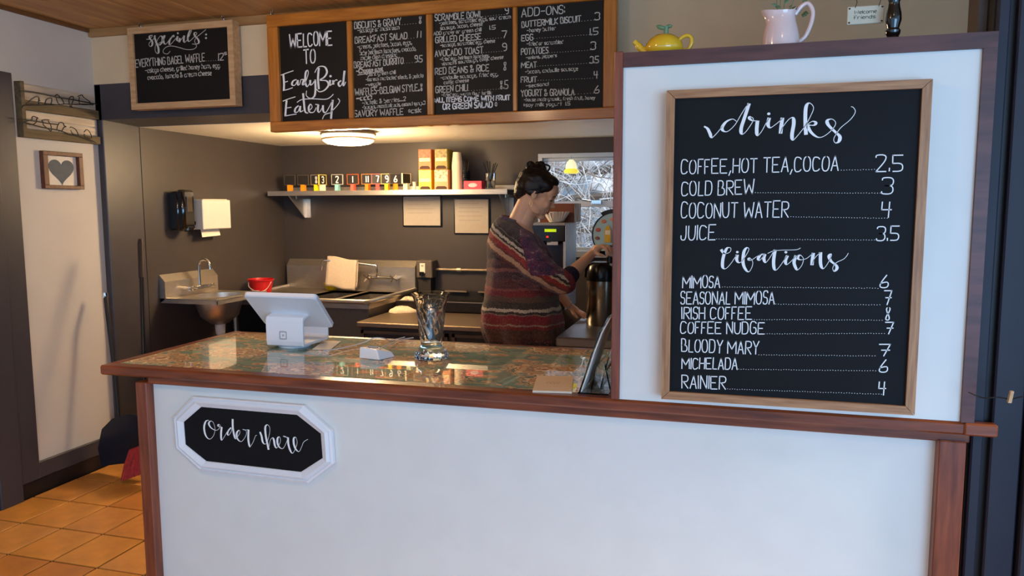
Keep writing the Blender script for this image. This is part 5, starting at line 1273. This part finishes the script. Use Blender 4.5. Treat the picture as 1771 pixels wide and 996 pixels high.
finger([W(1028,436,4.125), W(1036,440,4.115), W(1043,442,4.13)], .0115, .0085)
# far (left) arm resting on the table
shF, elF, wrF = W(905,412,PY+.17), W(952,488,PY+.22), W(985,529,4.33)
B.cap(shF, .05, elF, .038); B.cap(elF, .036, wrF, .022)
B.cap(wrF, .021, W(996,537,4.37), .022); B.cap(W(992,535,4.36), .018, W(1003,541,4.35), .013); B.cap(W(992,534,4.38), .018, W(1004,540,4.42), .013)
finger([W(1001,541,4.335), W(1007,546,4.315), W(1010,550,4.31)], .0094, .0075)
finger([W(1003,541,4.36), W(1010,545,4.35), W(1014,549,4.35)], .0098, .0076)
finger([W(1004,540,4.385), W(1011,543,4.385), W(1016,547,4.39)], .0094, .0074)
finger([W(1004,539,4.41), W(1011,541.5,4.415), W(1015,545,4.42)], .0086, .0068)
finger([W(988,534,4.33), W(992,543,4.30), W(998,549,4.30)], .0105, .0082)
Hinv = HR.inverted()
def face(p, n_):
    q = Hinv @ (p-Hc)
    if abs(q.x) > .16 or abs(q.z) > .16: return None
    d = 0
    for s in (-1, 1):
        e = (q-Vector((.082, s*.024, .006))).length; d -= .006*math.exp(-(e/.013)**2)
        e = (q-Vector((-.002, s*.084, -.010))).length; d -= .005*math.exp(-(e/.009)**2)
        e = (q-Vector((.100, s*.007, -.045))).length; d -= .003*math.exp(-(e/.004)**2)
    e = abs(q.z+.073); 
    if q.x > .07 and abs(q.y) < .025: d -= .003*math.exp(-(e/.004)**2)
    e = abs(q.z+.092)
    if q.x > .06 and abs(q.y) < .03: d -= .003*math.exp(-(e/.006)**2)
    return p+n_*d
body = remesh(B, 'body', SKIN, wo, .0042, 5, face)
# lips, lashes, brows, earring
LIP = mat('lips', (170,86,82), .45)
lp = MB()
for zz, xx, rr in ((-.0685,.0935,.0042),(-.0775,.0915,.0048)):
    lp.tube([H(xx-.010*(k/4.0)**2*1.2, .0055*k, zz+.001*abs(k)*(.4 if zz < -.07 else -.3)) for k in range(-4,5)], [rr*(1-abs(k)/4.6) for k in range(-4,5)], 8)
lp.build('lips', LIP, body, smooth=True)
for s in (-1, 1):
    MB().tube([H(.0865-.008*(k/4)**2*1.6, s*(.020+.0055*k), -.004-.0012*k) for k in range(0,5)], [.0012,.002,.0022,.002,.001], 6).build('eyelashes', HAIRM, body)
    MB().tube([H(.0935-.0032*k*(k/4), s*(.012+.0085*k), .020+.002*k-.0009*k*k) for k in range(0,5)], [.0016,.0026,.0026,.002,.0008], 6).build('eyebrow', HAIRM, body)
    GD = mat('gold_earring', (220,170,110), .25, metal=1)
    cE = H(-.004, s*.088, -.062)
    MB().tube([cE+V(.006*math.sin(a), 0, .015*math.cos(a)) for a in [2*PI*k/16 for k in range(16)]], .0018, 6, closed=True).build('earring', GD, body)
# hair
Hm = MB()
def EH(c, r, rot=None): Hm.ell(H(*c), r, HR if rot is None else HR @ rot, 24, 14)
EH((-.028,0,.050), (.108,.084,.078)); EH((-.080,0,.012), (.056,.070,.072)); EH((-.088,0,-.035), (.036,.052,.040)); EH((.020,0,.088), (.062,.058,.030))
EH((.018,-.056,.052), (.046,.020,.032)); EH((.018,.056,.052), (.046,.020,.032)); EH((-.035,-.070,.02), (.05,.018,.05)); EH((-.035,.070,.02), (.05,.018,.05))
EH((.010,-.066,.018), (.022,.010,.014)); EH((.010,.066,.018), (.022,.010,.014))
def strands(p, n_):
    q = Hinv @ (p-Hc); a = math.atan2(q.z, q.x+.05)
    v = noise.noise(Vector((a*2.2, q.y*95, (q.z-q.x)*14)))+.5*noise.noise(Vector((q.x*30, q.y*60, q.z*90)))
    return p+n_*v*.003
hair = remesh(Hm, 'hair', HAIRM, wo, .0052, 9, strands)
Bn = MB(); bc_ = W(926, 295)
Bn.ell(bc_, (.060,.050,.038)); Bn.ell(bc_+V(-.03,0,-.012), (.045,.045,.03)); Bn.ell(bc_+V(.03,0,-.006), (.036,.04,.024))
rb = random.Random(5)
for k in range(14):
    a = rb.uniform(0, 2*PI); c0 = bc_+V(math.cos(a)*.034, math.sin(a)*.030, rb.uniform(-.01,.030)); t1 = rb.uniform(0, PI)
    Bn.tube([c0+V(.022*math.cos(q)*math.cos(t1), .022*math.cos(q)*math.sin(t1), .018*math.sin(q)) for q in [2*PI*j/10 for j in range(10)]], .0065, 6, closed=True)
bun = remesh(Bn, 'hair_bun', HAIRM, wo, .005, 2, strands)
lo = MB(); lc = W(943, 291)
lo.tube([lc+V(.024*math.cos(a), .01*math.sin(a*2), .019*math.sin(a)) for a in [2*PI*k/18 for k in range(18)]], .0052, 8, closed=True)
lo.build('hair_loop', HAIRM, bun, smooth=True)
ws_ = MB()
for k in range(16):
    s0 = H(-.10+rb.uniform(-.02,.02), rb.uniform(-.05,.05), rb.uniform(-.06,.03)); L_ = rb.uniform(.02,.045)
    ws_.tube(smoothp([s0, s0+V(-.012,rb.uniform(-.02,.01),-L_*.4), s0+V(-.014+rb.uniform(-.012,.012),rb.uniform(-.02,.01),-L_)], n=3), .0012, 4)
ws_.build('hair_wisps', mat('brown_wisps', (84,54,40), .5), hair, kind='stuff')
# sweater
S = MB()
rings = [(379,869,901,.070,.30),(384,863,910,.115,.30),(391,858,919,.160,.28),(402,854,928,.195,.20),(420,850,938,.210,.08),(442,849,944,.208,0),(470,847,952,.195,0),(498,842,963,.182,0),(516,838,966,.180,0),(535,835,968,.184,0),(552,835,971,.188,0),(572,839,971,.184,0),(588,846,970,.176,0),(597,850,966,.160,0)]
N = 64; SR = []
for (py, a, b, hd, tl) in rings:
    A1_, B1_2 = W(a, py), W(b, py); cx_ = (A1_.x+B1_2.x)/2; hw = (B1_2.x-A1_.x)/2; z = W((a+b)/2, py).z; R2 = []
    fl = max(0, (py-510)/80)
    for k in range(N):
        an = 2*PI*k/N; ca, sa = math.cos(an), math.sin(an); e = .86
        x_ = hw*math.copysign(abs(ca)**e, ca); y_ = hd*math.copysign(abs(sa)**e, sa)
        m2 = 1-.03*math.exp(-((py-516)/9)**2)+fl*.085*math.sin(an*8+1)+.02*math.sin(an*5+py*.05)*(1 if py > 400 else 0)
        R2.append(V(cx_+x_*m2, PY+y_*m2, z-tl*x_))
    SR += R2
nr = len(rings)
S.add(SR, [(i*N+k, i*N+(k+1) % N, (i+1)*N+(k+1) % N, (i+1)*N+k) for i in range(nr-1) for k in range(N)]+[tuple(range(N)), tuple(range((nr-1)*N, nr*N))[::-1]])
S.cap(W(888,414,PY-.10), .082, W(900,428,PY-.15), .086, 20); S.cap(W(886,418,PY-.13), .080, W(925,458,PY-.17), .085, 20); S.cap(W(925,458,PY-.17), .085, W(958,483,PY-.14), .066, 20); S.cap(W(945,474,PY-.13), .068, W(970,488,PY-.122), .066, 18)
S.cap(W(905,412,PY+.14), .072, W(935,450,PY+.19), .075, 18); S.cap(W(935,450,PY+.19), .072, W(957,487,PY+.21), .05, 18)
for (a, b) in (((900,440),(955,462)),((905,462),(950,492)),((890,480),(930,500))):   # soft folds over the front of the sleeve
    S.cap(W(a[0],a[1],PY-.22), .018, W(b[0],b[1],PY-.20), .014, 10)
sm_ = bpy.data.materials.new('striped_knit'); sm_.use_nodes = True; nt = sm_.node_tree; bs = nt.nodes['Principled BSDF']
geo = nd(nt, 'ShaderNodeNewGeometry'); sep = nd(nt, 'ShaderNodeSeparateXYZ')
tcs = nd(nt, 'ShaderNodeTexCoord'); nt.links.new(tcs.outputs['Object'], sep.inputs[0])
ox_ = ORG['person'] if 'person' in ORG else Vector()
def nz_(scale, det=3):
    n = nd(nt, 'ShaderNodeTexNoise'); n.inputs['Scale'].default_value = scale; n.inputs['Detail'].default_value = det; nt.links.new(tcs.outputs['Object'], n.inputs['Vector']); return n.outputs[0]
zn = mth('ADD', sep.outputs[2], mth('MULTIPLY', mth('SUBTRACT', nz_(14), .5), .035)); zn = mth('ADD', zn, mth('MULTIPLY', mth('SUBTRACT', nz_(110,2), .5), .016))
z_lo, z_hi = W(905,605).z, W(905,375).z
def zp(py): return (W(905,py).z-z_lo)/(z_hi-z_lo)
f1 = mth('DIVIDE', mth('SUBTRACT', zn, z_lo), z_hi-z_lo)
MAR, DKB, CRM, NVY, RST, PNK, OLV = (148,48,52), (84,46,50), (236,222,196), (44,40,62), (142,72,54), (150,84,84), (72,66,56)
st1 = [(0, (22,18,24)), (zp(584), DKB), (zp(577), (92,62,52)), (zp(562), MAR), (zp(557), (186,160,140)), (zp(554), MAR), (zp(546), (160,36,54)), (zp(540), (170,140,120)), (zp(538), (60,52,50)), (zp(534), CRM), (zp(528), OLV), (zp(517), (112,84,66)), (zp(507), MAR), (zp(497), (166,92,80)), (zp(492), (112,62,62)), (zp(478), (88,56,60)), (zp(466), (156,96,88)), (zp(460), DKB), (zp(450), (108,62,56)), (zp(446), (46,30,34))]
r1 = ramp(f1, st1)
xr = W(857,400).x-ORG['person'].x
t_ = mth('ADD', zn, mth('MULTIPLY', mth('SUBTRACT', sep.outputs[0], xr), .66))
ft = mth('DIVIDE', mth('SUBTRACT', t_, z_lo), z_hi-z_lo)
st2 = [(0, DKB), (zp(424), (126,66,52)), (zp(419), (224,180,136)), (zp(409), (128,54,40)), (zp(405), (176,44,40)), (zp(396), (232,196,154)), (zp(392), (54,46,46)), (zp(388), CRM), (zp(383), (62,50,44)), (zp(377), (150,132,104)), (zp(374), (60,44,48))]
r2 = ramp(ft, st2)
mxs = nd(nt, 'ShaderNodeMix', data_type='RGBA'); nt.links.new(mth('GREATER_THAN', ft, zp(425)), mxs.inputs[0]); nt.links.new(r1.outputs[0], mxs.inputs[6]); nt.links.new(r2.outputs[0], mxs.inputs[7])
kn_ = nd(nt, 'ShaderNodeTexVoronoi'); kn_.inputs['Scale'].default_value = 230; nt.links.new(tcs.outputs['Object'], kn_.inputs['Vector'])
mm_ = nd(nt, 'ShaderNodeMix', data_type='RGBA', blend_type='MULTIPLY'); mm_.inputs[0].default_value = .6
kr = ramp(kn_.outputs['Distance'], [(0, (255,255,255)), (.8, (110,104,108))], 'LINEAR')
mv = nd(nt, 'ShaderNodeMix', data_type='RGBA')
xc_ = mth('SUBTRACT', sep.outputs[0], W(921,420).x-ORG['person'].x)
xc_ = mth('ADD', xc_, mth('MULTIPLY', mth('SUBTRACT', zn, W(905,420).z), .35))
nt.links.new(mth('MULTIPLY', mth('GREATER_THAN', xc_, 0), mth('GREATER_THAN', f1, zp(468))), mv.inputs[0])
r3 = ramp(nz_(24,2), [(0, (70,52,92)), (.42, (120,52,82)), (.5, (92,62,104)), (.56, (140,70,92)), (.62, (176,160,176)), (.66, (84,58,98))])
nt.links.new(mxs.outputs[2], mv.inputs[6]); nt.links.new(r3.outputs[0], mv.inputs[7])
nt.links.new(mv.outputs[2], mm_.inputs[6]); nt.links.new(kr.outputs[0], mm_.inputs[7])
sp3 = nd(nt, 'ShaderNodeMix', data_type='RGBA'); nt.links.new(mth('MULTIPLY', mth('GREATER_THAN', nz_(170,1), .62), .35), sp3.inputs[0]); nt.links.new(mm_.outputs[2], sp3.inputs[6]); sp3.inputs[7].default_value = (*lin((170,110,98)), 1)
nt.links.new(sp3.outputs[2], bs.inputs['Base Color']); bs.inputs['Roughness'].default_value = .95; bs.inputs['Sheen Weight'].default_value = .25
bp = nd(nt, 'ShaderNodeBump'); bp.inputs['Strength'].default_value = .9; bp.inputs['Distance'].default_value = .004; nt.links.new(kn_.outputs['Distance'], bp.inputs['Height']); nt.links.new(bp.outputs[0], bs.inputs['Normal'])
def wool(p, n_): return p+n_*(.006*noise.noise(p*9)+.004*noise.noise(Vector((p.x*16, p.y*16, p.z*40))))
sweater = remesh(S, 'sweater', sm_, wo, .0065, 5, wool)
# turned cuff and navy undersleeve
fd = (wrN-elN).normalized(); c0 = elN+fd*.005
cu = MB().tube([c0-fd*.03, c0-fd*.012, c0+fd*.004, c0+fd*.012, c0+fd*.004], [.056,.066,.069,.062,.050], 22, cap=False)
cu.build('turned_cuff', mat('maroon_knit_cuff', (126,46,56), .9, rgb2=(92,34,44), scale=90, bump=.6), sweater, smooth=True)
MB().tube([c0-fd*.02, c0+fd*.04, c0+fd*.085, c0+fd*.094, c0+fd*.09], [.052,.050,.047,.045,.040], 20, cap=False).build('undersleeve', mat('navy_knit', (44,40,68), .9, rgb2=(30,26,48), scale=90, bump=.6), sweater, smooth=True)
# collar edge
co = [V(SR[k].x, SR[k].y, SR[k].z) for k in range(N)]
MB().tube(co, .009, 8, closed=True).build('collar', mat('violet_knit_edge', (84,66,88), .9, rgb2=(120,108,116), scale=80, bump=.5), sweater, smooth=True)
# hair tie on the far wrist
wd_ = (wrF-elF).normalized(); q0_ = wrF-wd_*.02
MB().tube([q0_-wd_*.004, q0_+wd_*.004], [.0285,.0285], 16, cap=False).build('wrist_band', mat('pale_hair_tie', (176,176,190), .6), body, smooth=True)
# trousers and shoes
Tm = MB(); Tm.cap(W(903,585), .135, V(hipc.x, PY, hipz-.03), .14, 18)
for s, yy in ((-1,-.09),(1,.09)):
    Tm.cap(V(hipc.x, PY+yy, hipz-.03), .098, V(hipc.x+.02, PY+yy, .48), .068); Tm.cap(V(hipc.x+.02, PY+yy, .48), .068, V(hipc.x-.01, PY+yy, .13), .052)
remesh(Tm, 'trousers', mat('black_denim', (24,22,28), .8), wo, .012, 3)
for s, yy in ((-1,-.09),(1,.09)):
    b_ = MB().box(hipc.x-.06, hipc.x+.19, PY+yy-.045+s*.01, PY+yy+.045+s*.01, .002, .085, b=.028); b_.build('shoe', BLK, wo, smooth=True)
